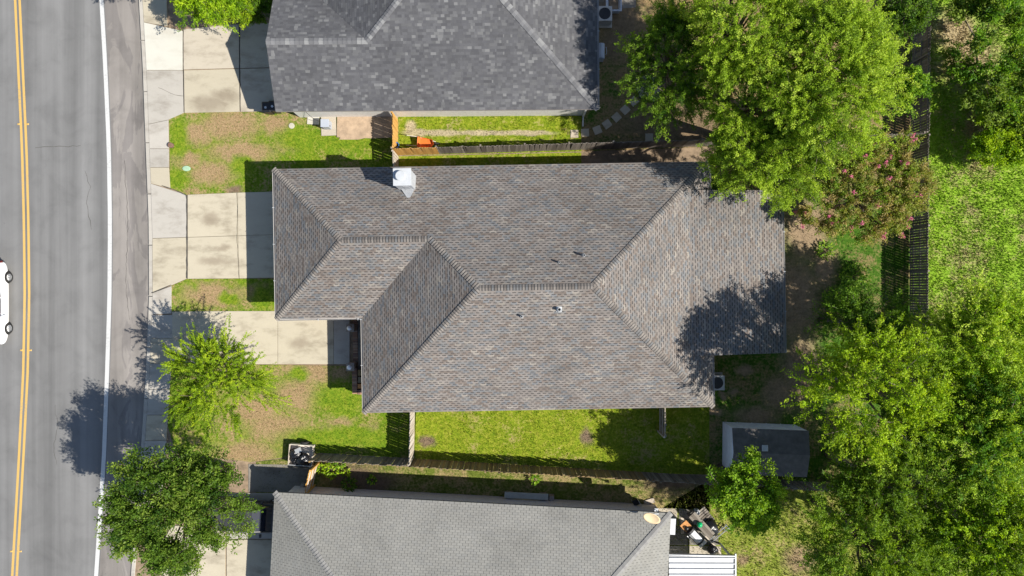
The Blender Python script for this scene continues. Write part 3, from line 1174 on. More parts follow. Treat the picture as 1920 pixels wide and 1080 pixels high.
def gutter(A, B, out, mat, parent, straps=True):
    """K-profile trough along the eave A->B; out = horizontal outward direction."""
    A, B, out = Vector(A), Vector(B), Vector(out).normalized()
    z = Vector((0, 0, 1))
    prof = [(0.0, -0.01), (0.0, -0.12), (0.06, -0.12), (0.085, -0.02), (0.075, -0.02), (0.055, -0.105), (0.01, -0.105), (0.01, -0.01)]
    vs = []
    for p in (A, B):
        for (o, h) in prof:
            vs.append(p + out * (o + 0.004) + z * h)
    n = len(prof)
    m = MB().add(vs, [(i, (i + 1) % n, n + (i + 1) % n, n + i) for i in range(n)])
    g = m.build('gutter', mat, parent)
    if straps:
        L = (B - A).length
        k = max(1, int(L / 1.9))
        d = (B - A).normalized()
        for i in range(k + 1):
            c = A + d * (0.1 + (L - 0.2) * i / k) + out * 0.06 - z * 0.022
            MB().box((c.x, c.y, c.z), (0.13, 0.03, 0.012) if abs(out.x) > 0.5 else (0.03, 0.13, 0.012)).build('strap', M_WHITEPAINT, g)
    return g


def frame(theta):
    ca, sa = math.cos(R(theta)), math.sin(R(theta))
    return lambda u, v, z=0.0: Vector((u * ca - v * sa, u * sa + v * ca, z))


def window(parent, F, u, v, z0, w, h, axis, sgn):
    """Window in a wall; axis 'u' = wall runs along u (faces +-v), else faces +-u."""
    def bx(name, du, dw, z, hh, dep, mat, par, bz=0):
        m = MB()
        if axis == 'u':
            c = F(u + du, v + sgn * dep / 2, z)
            m.box(c, (dw, dep, hh), math.atan2(*reversed((F(1, 0) - F(0, 0))[:2])))
        else:
            c = F(u + sgn * dep / 2, v + du, z)
            m.box(c, (dep, dw, hh), math.atan2(*reversed((F(1, 0) - F(0, 0))[:2])))
        return m.build(name, mat, par)
    f = bx('window', 0, w, z0, h, 0.05, M_TRIM, parent)
    for s in (-1, 1):
        bx('pane', s * w / 4, w / 2 - 0.07, z0 + 0.06, h - 0.12, 0.058, M_GLASS, f)
    bx('sill', 0, w + 0.1, z0 - 0.07, 0.065, 0.10, M_TRIM, f)
    return f


# ------------------------------------------------------------------ the brown roofed house (middle)
F1 = frame(1.0)
EV = 3.0
house = empty('brick_house', F1(0, 0, 0), 'brown shingled hip roofed house with white metal chimney in the middle of the picture', 'house')
u0, u1, v0, v1 = -8.15, 10.80, -6.63, 6.67
uw, vw = -12.80, -1.47
ph = 0.5
rv = (v0 + v1) / 2
rz = EV + ph * (v1 - rv)
rW, rE = -1.66, 3.98
wrv = (vw + v1) / 2
wrz = EV + ph * (v1 - wrv)
wW = uw + (v1 - wrv)
pW = (rz - EV) / (rW - u0)
jU = u0 + (wrz - EV) / pW
A_NW, A_NE, A_SE, A_SW = F1(uw, v1, EV), F1(u1, v1, EV), F1(u1, v0, EV), F1(u0, v0, EV)
A_WSW, A_IN = F1(uw, vw, EV), F1(u0, vw, EV)
A_RW, A_RE = F1(rW, rv, rz), F1(rE, rv, rz)
A_WR, A_J = F1(wW, wrv, wrz), F1(jU, wrv, wrz)
A_NJ = F1(jU, v1, EV)
PN1, PN2 = [A_NJ, A_NW, A_WR, A_J], [A_NE, A_NJ, A_J, A_RW, A_RE]
PS = [A_SW, A_SE, A_RE, A_RW]
PWm = [A_IN, A_SW, A_RW, A_J]
PWw = [A_NW, A_WSW, A_WR]
PSw = [A_WSW, A_IN, A_J, A_WR]
PE = [A_SE, A_NE, A_RE]
# patio extension, shallower, springing from the east slope
ez1, ez0, eu0, eu1, ev0, ev1 = 3.62, 2.78, 9.55, 14.82, -3.80, 5.07
X0, X1, X2, X3 = F1(eu1, ev0, ez0), F1(eu1, ev1, ez0), F1(eu0, ev1, ez1), F1(eu0, ev0, ez1)
PX = [X0, X1, X2, X3]
roof = deck([PN1, PN2, PS, PWm, PWw, PSw, PE, PX], M_FASCIA, house)
recs = []
shingle_plane([PN1, PN2], A_NE, A_NW, 'dash', 1, recs)
shingle_plane([PS], A_SW, A_SE, 'dash', 2, recs)
shingle_plane([PWm], A_IN, A_SW, 'dash', 3, recs)
shingle_plane([PWw], A_NW, A_WSW, 'dash', 4, recs)
shingle_plane([PSw], A_WSW, A_IN, 'dash', 5, recs)
shingle_plane([PE], A_SE, A_NE, 'dash', 6, recs)
shingle_plane([PX], X0, X1, 'dash', 7, recs)
roof_shingles(recs, roof)
cp = Caps()
hd = ph / math.sqrt(2)
cp.line(A_SW, A_RW, hd, M_CAP_MAIN)
cp.line(A_SE, A_RE, hd, M_CAP_MAIN)
cp.line(A_NE, A_RE, hd, M_CAP_MAIN)
cp.line(A_NW, A_WR, hd, M_CAP_MAIN)
cp.line(A_WSW, A_WR, hd, M_CAP_MAIN)
cp.line(A_J, A_RW, hd, M_CAP_MAIN)
cp.line(A_RE, A_RW, ph, M_CAP_MAIN)
cp.line(A_J, A_WR, ph, M_CAP_MAIN)
cp.place(roof)
west, east, south, north = F1(-1, 0), F1(1, 0), F1(0, -1), F1(0, 1)
gutter(A_NW, A_WSW, west, M_GUTTER, roof)
gutter(A_WSW, A_IN + Vector((-0.13, 0, 0)), south, M_GUTTER, roof)
gutter(A_IN, A_SW, west, M_GUTTER, roof)
gutter(X0, X1, east, M_GUTTER, roof)
gutter(A_SE, F1(u1, ev0 - 0.05, EV), east, M_GUTTER, roof, False)
gutter(F1(u1, ev1 + 0.05, EV), A_NE, east, M_GUTTER, roof, False)
# walls: footprint inside the eaves, the front porch recessed
fp = [(-12.35, -1.05), (-6.55, -1.05), (-6.55, -6.18), (10.35, -6.18), (10.35, 6.22), (-12.35, 6.22)]
MB().prism([F1(*q) for q in fp], 0, 2.86).build('wall', M_WALL_RED, house)
wl = MB()
gd = MB().box(F1(-12.375, 2.6, 0.05), (0.05, 4.9, 2.2), R(1)).build('garage_door', M_TRIM, house)
for k in range(4):
    for j in range(8):
        MB().box(F1(-12.405, 2.6 - 2.10 + j * 0.60, 0.12 + k * 0.54), (0.03, 0.5, 0.42), R(1)).build('panel', M_WHITEPAINT, gd)
dr = MB().box(F1(-6.575, -2.6, 0.16), (0.05, 1.0, 2.1), R(1)).build('door', M_WOOD_BROWN, house)
MB().box(F1(-6.63, -2.98, 1.1), (0.06, 0.05, 0.12), R(1)).build('handle', M_GALV, dr)
window(house, F1, -6.55, -4.6, 0.9, 1.5, 1.3, 'v', -1)
for uu in (-4.5, 1.0, 6.5):
    window(house, F1, uu, -6.18, 0.9, 1.4, 1.3, 'u', -1)
for vv in (-5.0, 0.8):
    window(house, F1, 10.35, vv, 0.9, 1.4, 1.3, 'v', 1)
for vv in (-3.3, 0.6, 4.6):
    MB().box(F1(14.45, vv, 0), (0.14, 0.14, 2.62), R(1)).build('patio_post', M_TRIM, house)
# porch: slab, brick edge laid on end, two lamp piers, low planter wall
por = MB().prism([F1(*q) for q in [(-9.05, -5.9), (-6.56, -5.9), (-6.56, -1.06), (-9.05, -1.06)]], -0.05, 0.135).build('porch_floor', M_CONC_DARK, house)
bw = 0.075
bme = MB().box((0, 0, 0), (0.27, bw - 0.012, 0.10)).mesh('brick')
bme.materials.append(M_BRICK)
MB().box(F1(-9.20, -2.6, -0.05), (0.25, 3.05, 0.13), R(1)).build('porch_step', M_MORTAR, house)
step = [o for o in house.children if o.name.startswith('porch_step')][0]


def brick_row(ua, va, vb, z, parent):
    n = int(abs(vb - va) / bw)
    for i in range(n):
        o = bpy.data.objects.new('brick', bme)
        COL.objects.link(o)
        o.parent = parent
        o.location = F1(ua, va + (vb - va) * (i + 0.5) / n, z + random.uniform(-.003, .003))
        o.rotation_euler = (0, 0, R(1 + random.uniform(-1.2, 1.2)))


brick_row(-9.20, -1.10, -4.10, 0.085, step)
lw = MB().box(F1(-9.18, -5.22, 0), (0.22, 1.5, 0.52), R(1)).build('planter_wall', M_WALL_RED, house)
brick_row(-9.18, -4.48, -5.96, 0.525, lw)
lw2 = MB().box(F1(-8.55, -5.86, 0), (1.0, 0.22, 0.52), R(1)).build('planter_wall', M_WALL_RED, house)
for i in range(12):
    o = bpy.data.objects.new('brick', bme)
    COL.objects.link(o)
    o.parent = lw2
    o.location = F1(-8.98 + 0.078 * i, -5.86, 0.525)
    o.rotation_euler = (0, 0, R(91 + random.uniform(-1.2, 1.2)))
for (uu, vv) in ((-9.30, -2.12), (-9.34, -4.36)):
    pier = MB().box(F1(uu, vv, 0), (0.40, 0.40, 0.86), R(1)).build('lamp_pier', M_WALL_RED, house)
    MB().box(F1(uu, vv, 0.863), (0.46, 0.46, 0.07), R(1)).build('cap_stone', M_BLOCK, pier, bevel=0.01)
    MB().lathe(F1(uu, vv, 0.935), [(.05, 0), (.05, .06), (.10, .10), (.145, .20), (.125, .30), (.06, .36), (0, .375)], 14).build('lamp', M_GLOBE, pier, smooth=True)
# window boxes and shelf in the planter bay
for (a, b, z) in ((-8.72, -4.75, 0.42), (-8.72, -5.15, 0.42)):
    t = MB()
    t.box(F1(a, b, 0.14), (0.55, 0.34, z), R(1))
    o = t.build('planter_box', M_WOOD_BROWN)
    tag(o, 'dark wooden planter box inside the porch, %s' % ('nearer the pier' if b > -5 else 'nearer the planter end'), 'planter')
o = MB().box(F1(-8.68, -5.52, 0.14), (0.6, 0.2, 0.40), R(1)).box(F1(-8.68, -5.52, 0.545), (0.66, 0.26, 0.04), R(1)).build('terracotta_trough', M_RUST)
tag(o, 'rusty orange trough at the sunlit end of the porch', 'trough')

# chimney: boxed white metal stack with flared cap and round cowl
ch = P(763, 341, 3.8)
chim = MB()
c0 = Vector((ch.x, ch.y, 0))
zc0, zc1 = 3.05, 5.35
chim.box((c0.x, c0.y, zc0), (0.84, 0.80, zc1 - zc0), R(1))
ob = chim.build('chimney', M_WHITEPAINT, house)
MB().box((c0.x, c0.y, zc1 + 0.002), (0.92, 0.88, 0.07), R(1)).build('chimney_cap', M_WHITEPAINT, ob, bevel=0.01)
MB().lathe((c0.x - 0.06, c0.y + 0.03, zc1 + 0.074), [(.17, 0), (.17, .15), (.25, .16), (.26, .20), (.23, .23), (0, .24)], 24).build('cowl', M_WHITEPAINT, ob)
for s in (-0.12, 0.12):
    MB().box((c0.x + 0.425, c0.y + s - 0.1, zc0 + 0.3), (0.02, 0.02, zc1 - zc0 - 0.3), R(1)).build('corner_trim', M_WHITEPAINT, ob)
MB().box((c0.x + 0.1, c0.y - 0.405, zc0 + 0.4), (0.30, 0.02, 1.5), R(1)).build('access_panel', M_GALV, ob)
# cricket flashing below the stack
fz = lambda v: EV + ph * (v1 - v)
fl = MB()
vb = c0.y - 0.46 + 0.13
fl.add([(c0.x - 0.3, c0.y - 0.39, fz(vb) + 0.12), (c0.x + 0.40, c0.y - 0.39, fz(vb) + 0.22), (c0.x + 0.18, c0.y - 0.85, fz(vb - 0.4) + 0.04), (c0.x + 0.02, c0.y - 0.85, fz(vb - 0.4) + 0.03),
        (c0.x - 0.3, c0.y - 0.39, fz(vb) - 0.1), (c0.x + 0.40, c0.y - 0.39, fz(vb) - 0.1), (c0.x + 0.18, c0.y - 0.85, fz(vb - 0.4) - 0.1), (c0.x + 0.02, c0.y - 0.85, fz(vb - 0.4) - 0.1)],
       [(0, 3, 2, 1), (0, 1, 5, 4), (1, 2, 6, 5), (2, 3, 7, 6), (3, 0, 4, 7)])
fl.build('flashing', M_GALV, ob)


def roof_pipe(px, py, z, h, r, plate, kind):
    p = P(px, py, z)
    q = F1(0, 0)
    o = MB().lathe((p.x, p.y, z - 0.2), [(r, 0), (r, h + 0.2), (r * 0.8, h + 0.2), (r * 0.8, h * 0.4)], 14).build('vent_pipe', M_WHITEPAINT if kind else M_GALV, house)
    if plate:
        s = -ph if py > 540 else ph
        m = MB()
        k = 0.14
        sg = 1 if py > 540 else -1
        vs = []
        for dz in (0.03, 0.018):
            for (a, b) in ((-k, -k), (k, -k), (k, k), (-k, k)):
                vs.append((p.x + a, p.y + b, z + dz + ph * b * sg))
        m.add(vs, [(0, 1, 2, 3), (4, 5, 1, 0), (5, 6, 2, 1), (6, 7, 3, 2), (7, 4, 0, 3)])
        m.build('flashing', M_WHITEPAINT, o)
    MB().lathe((p.x, p.y, z - 0.05), [(r * 2.0, 0), (r * 1.15, 0.14), (r * 1.02, 0.15)], 14).build('boot', M_GALV, o)
    return o


def rz_at(py_true_v):
    return rz - ph * abs(py_true_v - rv)


for (px, py, h, r, pl) in ((1094, 479, 0.42, 0.06, 0), (1048, 492, 0.34, 0.045, 0), (978, 593, 0.30, 0.055, 0), (1048, 580, 0.34, 0.09, 1)):
    z = 5.6
    for _ in range(4):
        q = P(px, py, z)
        z = rz_at(q.y - math.tan(R(1)) * q.x)
    roof_pipe(px, py, z, h, r, pl, pl)

# ------------------------------------------------------------------ the slate roofed house (top)
F2 = frame(0.4)
EV2 = 3.0
p2 = 0.42
house2 = empty('slate_house', F2(-3, 15, 0), 'house with dark slate grey shingles and a front gable at the top edge', 'house')
gu, wu, eu = -12.75, -10.80, 4.72
sv, gn, mn = 9.66, 16.25, 22.3
grv = (sv + gn) / 2
grz = EV2 + p2 * (grv - sv)
mrv = (sv + mn) / 2
mrz = EV2 + p2 * (mrv - sv)
B_SW, B_SE = F2(gu, sv, EV2), F2(eu, sv, EV2)
B_GR, B_J = F2(gu, grv, grz), F2(wu + (grv - sv), grv, grz)
B_GN, B_IN = F2(gu, gn, EV2), F2(wu, gn, EV2)
B_RW, B_RE = F2(wu + (mrv - sv), mrv, mrz), F2(eu - (mrv - sv), mrv, mrz)
B_NW, B_NE = F2(wu, mn, EV2), F2(eu, mn, EV2)
B_SJ = F2(wu + (grv - sv), sv, EV2)
QS1, QS2 = [B_SW, B_SJ, B_J, B_GR], [B_SJ, B_SE, B_RE, B_RW, B_J]
QG = [B_IN, B_GN, B_GR, B_J]
QW = [B_NW, B_IN, B_J, B_RW]
QE = [B_SE, B_NE, B_RE]
QN = [B_NE, B_NW, B_RW, B_RE]
roof2 = deck([QS1, QS2, QG, QW, QE, QN], M_FASCIA, house2)
recs = []
shingle_plane([QS1, QS2], B_SW, B_SE, 'random', 11, recs)
shingle_plane([QG], B_IN, B_GN, 'random', 12, recs)
shingle_plane([QW], B_NW, B_IN, 'random', 13, recs)
shingle_plane([QE], B_SE, B_NE, 'random', 14, recs)
shingle_plane([QN], B_NE, B_NW, 'random', 15, recs)
recs.sort(key=lambda r: r[1][0].y)
vis = [r for r in recs if r[1][0].y < 15.2]
hid = [r for r in recs if r[1][0].y >= 15.2]
roof_shingles(vis, roof2)
m = MB()
for (A, vs, fs) in hid:
    for f, c in fs:
        m.add([vs[i] for i in f], [tuple(range(len(f)))], c)
m.build('shingles', M_SHINGLE, roof2)['kind'] = 'stuff'
cp = Caps()
hd2 = p2 / math.sqrt(2)
cp.line(B_GR, B_J, p2, M_CAP_TOP, 0.24, 0.17, band_=False)
cp.line(B_J, B_RW, hd2, M_CAP_TOP, 0.20, 0.16, band_=False)
cp.line(B_SE, B_RE, hd2, M_CAP_TOP, 0.20, 0.16, band_=False)
cp.line(B_NE, B_RE, hd2, M_CAP_TOP, 0.20, 0.16, band_=False)
cp.line(B_NW, B_RW, hd2, M_CAP_TOP, 0.20, 0.16, band_=False)
cp.line(B_RE, B_RW, p2, M_CAP_TOP, 0.22, 0.16, band_=False)
cp.place(roof2)
gutter(B_SE, B_NE, F2(1, 0), M_GUTTER, roof2)
ftp = [(-12.35, sv + 0.42), (eu - 0.42, sv + 0.42), (eu - 0.42, mn - 0.42), (wu + 0.42, mn - 0.42), (wu + 0.42, gn - 0.42), (-12.35, gn - 0.42)]
MB().prism([F2(*q) for q in ftp], 0, 2.86).build('wall', M_WALL_PALE, house2)
gm = MB()
gm.add([F2(-12.35, sv + 0.42, 2.862), F2(-12.35, gn - 0.42, 2.862), F2(-12.35, grv, grz - 0.25), F2(-12.2, sv + 0.42, 2.862), F2(-12.2, gn - 0.42, 2.862), F2(-12.2, grv, grz - 0.25)],
       [(0, 2, 1), (3, 4, 5), (0, 1, 4, 3), (1, 2, 5, 4), (2, 0, 3, 5)])
gm.build('gable', M_WALL_PALE, house2)
gd = MB().box(F2(-12.375, grv, 0.05), (0.05, 4.9, 2.2), R(.4)).build('garage_door', M_TRIM, house2)
for k in range(4):
    for j in range(8):
        MB().box(F2(-12.405, grv - 2.10 + j * 0.60, 0.12 + k * 0.54), (0.03, 0.5, 0.42), R(.4)).build('panel', M_WHITEPAINT, gd)
# downspout with its kicked-out foot at the south-east corner
q = F2(4.22, sv + 0.32)
MB().box((q.x, q.y, 0.2), (0.10, 0.07, 2.7)).tube([(q.x, q.y, 0.22), (q.x, q.y - 0.25, 0.08), (q.x, q.y - 0.55, 0.06)], 0.05, 4).build('downspout', M_TRIM, house2)

# ------------------------------------------------------------------ the pale grey roofed house (bottom)
F3 = frame(-3.0)
EV3 = 2.5
p3 = 0.42
house3 = empty('grey_house', F3(-2, -16, 0), 'house with plain pale grey three tab roof at the bottom edge', 'house')
w3, e3, n3, s3 = -12.43, 9.37, -11.89, -23.4
hr = (n3 - s3) / 2
rz3 = EV3 + p3 * hr
C_NW, C_NE, C_SE, C_SW = F3(w3, n3, EV3), F3(e3, n3, EV3), F3(e3, s3, EV3), F3(w3, s3, EV3)
C_RW, C_RE = F3(w3 + hr, (n3 + s3) / 2, rz3), F3(e3 - hr, (n3 + s3) / 2, rz3)
TN, TS, TW, TE = [C_NE, C_NW, C_RW, C_RE], [C_SW, C_SE, C_RE, C_RW], [C_NW, C_SW, C_RW], [C_SE, C_NE, C_RE]
roof3 = deck([TN, TS, TW, TE], M_DECK3, house3)
recs = []
shingle_plane([TN], C_NE, C_NW, 'three', 21, recs)
shingle_plane([TS], C_SW, C_SE, 'three', 22, recs)
shingle_plane([TW], C_NW, C_SW, 'three', 23, recs)
shingle_plane([TE], C_SE, C_NE, 'three', 24, recs)
vis = [r for r in recs if r[1][0].y > -14.9]
hid = [r for r in recs if r[1][0].y <= -14.9]
roof_shingles(vis, roof3)
m = MB()
for (A, vs, fs) in hid:
    for f, c in fs:
        m.add([vs[i] for i in f], [tuple(range(len(f)))], c)
m.build('shingles', M_SHINGLE, roof3)['kind'] = 'stuff'
cp = Caps()
hd3 = p3 / math.sqrt(2)
for a_, b_ in ((C_NW, C_RW), (C_NE, C_RE), (C_SE, C_RE), (C_SW, C_RW)):
    cp.line(a_, b_, hd3, M_CAP_BOT, 0.17, 0.16, band_=False)
cp.line(C_RE, C_RW, p3, M_CAP_BOT, 0.2, 0.16, band_=False)
cp.place(roof3)
i3 = 0.34
MB().prism([F3(*q) for q in [(w3 + i3, s3 + i3), (e3 - i3, s3 + i3), (e3 - i3, n3 - i3), (w3 + i3, n3 - i3)]], 0, 2.37).build('wall', M_WALL_GREY, house3)
gd = MB().box(F3(w3 + i3 - 0.025, -16.4, 0.05), (0.05, 4.9, 2.2), R(-3)).build('garage_door', M_TRIM, house3)
for k in range(4):
    for j in range(8):
        MB().box(F3(w3 + i3 - 0.055, -16.4 - 2.10 + j * 0.60, 0.12 + k * 0.54), (0.03, 0.5, 0.42), R(-3)).build('panel', M_WHITEPAINT, gd)
q = F3(e3 - 0.05, -12.9)
MB().box((q.x + 0.28, q.y, 1.2), (0.5, 0.9, 0.55), R(-3)).build('window_unit', M_GALV, house3)
# white ribbed patio cover
z_ = 2.28
pc = MB()
x0, x1 = P(1253, 1040, z_).x, P(1377, 1040, z_).x
yt = P(1300, 1041, z_).y
cover = empty('patio_cover', ((x0 + x1) / 2, yt - 2, 0), 'white ribbed metal patio cover behind the pale grey roofed house', 'patio cover')
nrib = 26
pan = 0.305
for i in range(nrib // 2):
    y1_ = yt - i * pan
    y0_ = y1_ - pan + 0.004
    vs, fs = [], []
    prof = [(0, .0), (.05, .0), (.055, .085), (.10, .085), (.105, 0), (.301, 0)]
    for xx, zz in ((x0, z_ + 0.16), (x1, z_)):
        for (dy, dz) in prof:
            vs.append((xx, y1_ - dy - 0.02 * (xx - x0), zz + dz))
    n = len(prof)
    for k in range(n - 1):
        fs.append((k, n + k, n + k + 1, k + 1))
    MB().add(vs, fs).build('roof_panel', M_WHITEROOF, cover)
MB().box(((x0 + x1) / 2, yt + 0.06 - 0.036, z_ - 0.06), (x1 - x0 + 0.06, 0.06, 0.20), R(-1.2)).build('fascia', M_GALV, cover)
MB().box((x1 + 0.05, yt - 2.0, z_ - 0.05), (0.07, 4.2, 0.13)).build('gutter', M_GALV, cover)
for yy in (yt - 0.2, yt - 3.6):
    MB().box((x1 - 0.1, yy, 0), (0.09, 0.09, z_ - 0.02)).build('post', M_WHITEPAINT, cover)

# ------------------------------------------------------------------ garden shed
sp = [P(1355, 791), P(1490, 796), P(1487, 878), P(1354, 873)]
shed = empty('garden_shed', sum(sp, Vector()) / 4, 'white walled garden shed with dark felt roof and square roof vent', 'shed')
hs = 1.78
MB().prism(sp[::-1], 0, hs).build('wall', M_SHEDWALL, shed)
ce = sum(sp, Vector()) / 4
rp = [ce + (p - ce) * 1.012 for p in sp]
mN, mS = (rp[0] + rp[3]) / 2, (rp[1] + rp[2]) / 2
up = Vector((0, 0, 1))
zr = hs + 0.30
rw = MB()
for quad in ([rp[0] + up * (hs + .02), mN + up * zr, mS + up * zr, rp[1] + up * (hs + .02)], [mN + up * zr, rp[3] + up * (hs + .02), rp[2] + up * (hs + .02), mS + up * zr]):
    vs = [q + up * 0.03 for q in quad] + [q - up * 0.02 for q in quad]
    rw.add(vs, [(0, 1, 2, 3), (7, 6, 5, 4), (0, 4, 5, 1), (1, 5, 6, 2), (2, 6, 7, 3), (3, 7, 4, 0)])
srf = rw.build('roof', M_SHEDROOF, shed)
gb = MB()
for e in ((rp[0], rp[3], mN), (rp[1], rp[2], mS)):
    i_ = (ce - e[2]).normalized() * 0.06
    vs = [e[0] + i_ + up * (hs + .002), e[1] + i_ + up * (hs + .002), e[2] + i_ + up * (zr - .03), e[0] + 2 * i_ + up * (hs + .002), e[1] + 2 * i_ + up * (hs + .002), e[2] + 2 * i_ + up * (zr - .03)]
    gb.add(vs, [(0, 1, 2), (3, 5, 4), (0, 3, 4, 1), (1, 4, 5, 2), (2, 5, 3, 0)])
gb.build('gable', M_SHEDWALL, shed)
q = P(1434, 840, 2.1)
sv_ = MB().box((q.x, q.y, 1.98), (0.32, 0.32, 0.14)).build('roof_vent', M_DARKMETAL, srf)
MB().box((q.x, q.y, 2.122), (0.36, 0.36, 0.05), 0, 0.8).build('vent_cap', M_WHITEPAINT, srf, bevel=0.01)
for i in range(4):
    a_ = sp[0] + (sp[1] - sp[0]) * (0.2 + 0.2 * i)
    MB().box((a_.x, a_.y + 0.012, 0.02), (0.05, 0.02, hs - 0.05)).build('batten', M_SHEDWALL, shed)

# ------------------------------------------------------------------ fences
PICK = {}


def picket_mesh(w, h, mat):
    k = (round(w, 3), round(h, 2), mat.name)
    if k not in PICK:
        m = MB()
        d = 0.018
        vs = []
        for y in (-d / 2, d / 2):
            vs += [(-w / 2, y, 0.03), (w / 2, y, 0.03), (w / 2, y, h - 0.05), (w / 2 - 0.035, y, h), (-w / 2 + 0.035, y, h), (-w / 2, y, h - 0.05)]
        fs = [(0, 1, 2, 3, 4, 5), (11, 10, 9, 8, 7, 6)] + [(i, 6 + i, 6 + (i + 1) % 6, (i + 1) % 6) for i in range(6)]
        me = m.add(vs, fs).mesh('picket')
        me.materials.append(mat)
        PICK[k] = me
    return PICK[k]


def fence(name, label, A, B, h=1.83, w=0.135, gap=0.012, mat=None, side=1, rails=(0.3, 0.95, 1.6), railmat=None, tilt=0.8, mats=None, cat='fence', group=None,
          postside=None):
    """side: +1 puts rails and posts on the left of A->B."""
    A, B = Vector((A.x, A.y, 0)), Vector((B.x, B.y, 0))
    d = B - A
    L = d.length
    d.normalize()
    nrm = Vector((-d.y, d.x, 0)) * side
    ang = math.atan2(d.y, d.x)
    root = empty(name, (A + B) / 2, label, cat, group)
    base = Matrix.Translation(-Vector(root.location))
    n = max(1, int(L / (w + gap)))
    st = L / n
    for i in range(n):
        mt = mat if mats is None else mats((i + 0.5) * st)
        me = picket_mesh(w, h, mt)
        o = bpy.data.objects.new('picket', me)
        COL.objects.link(o)
        o.parent = root
        o.matrix_parent_inverse = base
        p = A + d * ((i + 0.5) * st + random.uniform(-.004, .004))
        o.location = (p.x, p.y, random.uniform(-.03, .03))
        o.rotation_euler = (R(random.gauss(0, tilt)), R(random.gauss(0, tilt * 0.35)), ang + R(random.gauss(0, 0.8)))
    npost = max(1, int(round(L / 2.4)))
    rm = railmat or mat
    for i in range(npost + 1):
        p = A + d * (L * i / npost) + nrm * 0.075
        MB().box((p.x, p.y, 0), (0.09, 0.09, h - 0.06), ang).build('post', rm, root)
    for i in range(npost):
        a_ = A + d * (L * i / npost)
        b_ = A + d * (L * (i + 1) / npost)
        c = (a_ + b_) / 2 + nrm * 0.031
        for z in rails:
            MB().box((c.x, c.y, z), ((b_ - a_).length - 0.01, 0.038, 0.085), ang).build('rail', rm, root)
    return root


fence('picket_fence', 'long weathered fence with honey coloured first boards above the brown roofed house', P(744, 291), P(1700, 263), gap=0.004, tilt=0.5, mat=M_WOOD_GREY,
      side=1, mats=lambda t: M_WOOD_NEW if t < 2.55 else M_WOOD_GREY)
fence('picket_fence', 'short cedar fence running up to the slate roofed house wall', P(746, 224), P(746, 288), gap=0.006, tilt=0.4, h=1.8, mat=M_WOOD_NEW, side=-1, railmat=M_WOOD_NEW)
fence('picket_fence', 'very short grey fence between cedar fence and chimney side of the house', P(747, 293), P(748, 335), h=1.7, mat=M_WOOD_PALE, side=-1, railmat=M_WOOD_PALE)
fence('picket_fence', 'leaning weathered fence with pale top closing off the lower front lawn', P(778, 750), P(776, 858), h=1.83, gap=0.010, mat=M_WOOD_PALE, side=-1,
      railmat=M_WOOD_PALE, tilt=0.8)
fence('picket_fence', 'long brown fence between the lower side lawn and the pale grey house', P(597, 849), P(1700, 914), mat=M_WOOD_BROWN, side=-1, railmat=M_WOOD_BROWN, gap=0.004, tilt=0.8,
      mats=lambda t: M_WOOD_GREY if (t < 5.5 or t > 19) else M_WOOD_BROWN)
fence('picket_fence', 'back fence with light between its boards, dark side facing the yard', P(1703, 916), P(1706, 265), gap=0.014, mat=M_WOOD_GREY, side=-1, tilt=0.3)
fence('picket_fence', 'dark upper back fence with three rails, by the large upper trees', P(1707, 260), P(1712, -90), gap=0.02, mat=M_WOOD_GREY, side=1, railmat=M_WOOD_GREY, tilt=0.5)
fence('picket_fence', 'back fence hidden under the trees of the lower corner', P(1703, 921), P(1700, 1180), gap=0.02, mat=M_WOOD_GREY, side=1, tilt=0.5)
fence('picket_fence', 'short dark fence stub sticking out from the lower eave', P(1236, 742), P(1236, 808), h=1.75, gap=0.02, mat=M_WOOD_GREY, side=-1, railmat=M_WOOD_PALE)

# the cedar gate leaf standing ajar by the pale grey house
ga, gb_ = P(597, 866), P(588, 909)
d = (gb_ - ga)
ang = math.atan2(d.y, d.x)
gate = empty('wooden_gate', (ga + gb_) / 2, 'orange cedar gate with cross rails next to the pale grey house wall', 'gate')
gd_ = d.normalized()
gn_ = Vector((-gd_.y, gd_.x, 0))
for i in range(9):
    p = ga + gd_ * (d.length * (i + 0.5) / 9)
    o = bpy.data.objects.new('board', picket_mesh(0.145, 1.75, M_WOOD_NEW))
    COL.objects.link(o)
    o.parent = gate
    o.matrix_parent_inverse = Matrix.Translation(-Vector(gate.location))
    o.location = (p.x, p.y, 0.05)
    o.rotation_euler = (R(random.gauss(0, 1)), 0, ang)
for z in (0.35, 1.0, 1.55):
    c = (ga + gb_) / 2 + gn_ * 0.035
    MB().box((c.x, c.y, z), (d.length, 0.04, 0.09), ang).build('rail', M_WOOD_PALE, gate)
for pp in (ga, gb_):
    q = pp + gn_ * 0.08
    MB().box((q.x, q.y, 0), (0.10, 0.10, 1.9), ang).build('post', M_WOOD_NEW, gate)
c = (ga + gb_) / 2 + gn_ * 0.035
MB().tube([ga + gn_ * .05 + Vector((0, 0, .42)), gb_ + gn_ * .05 + Vector((0, 0, 1.5))], 0.035, 4).build('brace', M_WOOD_PALE, gate)

# ------------------------------------------------------------------ small yard things


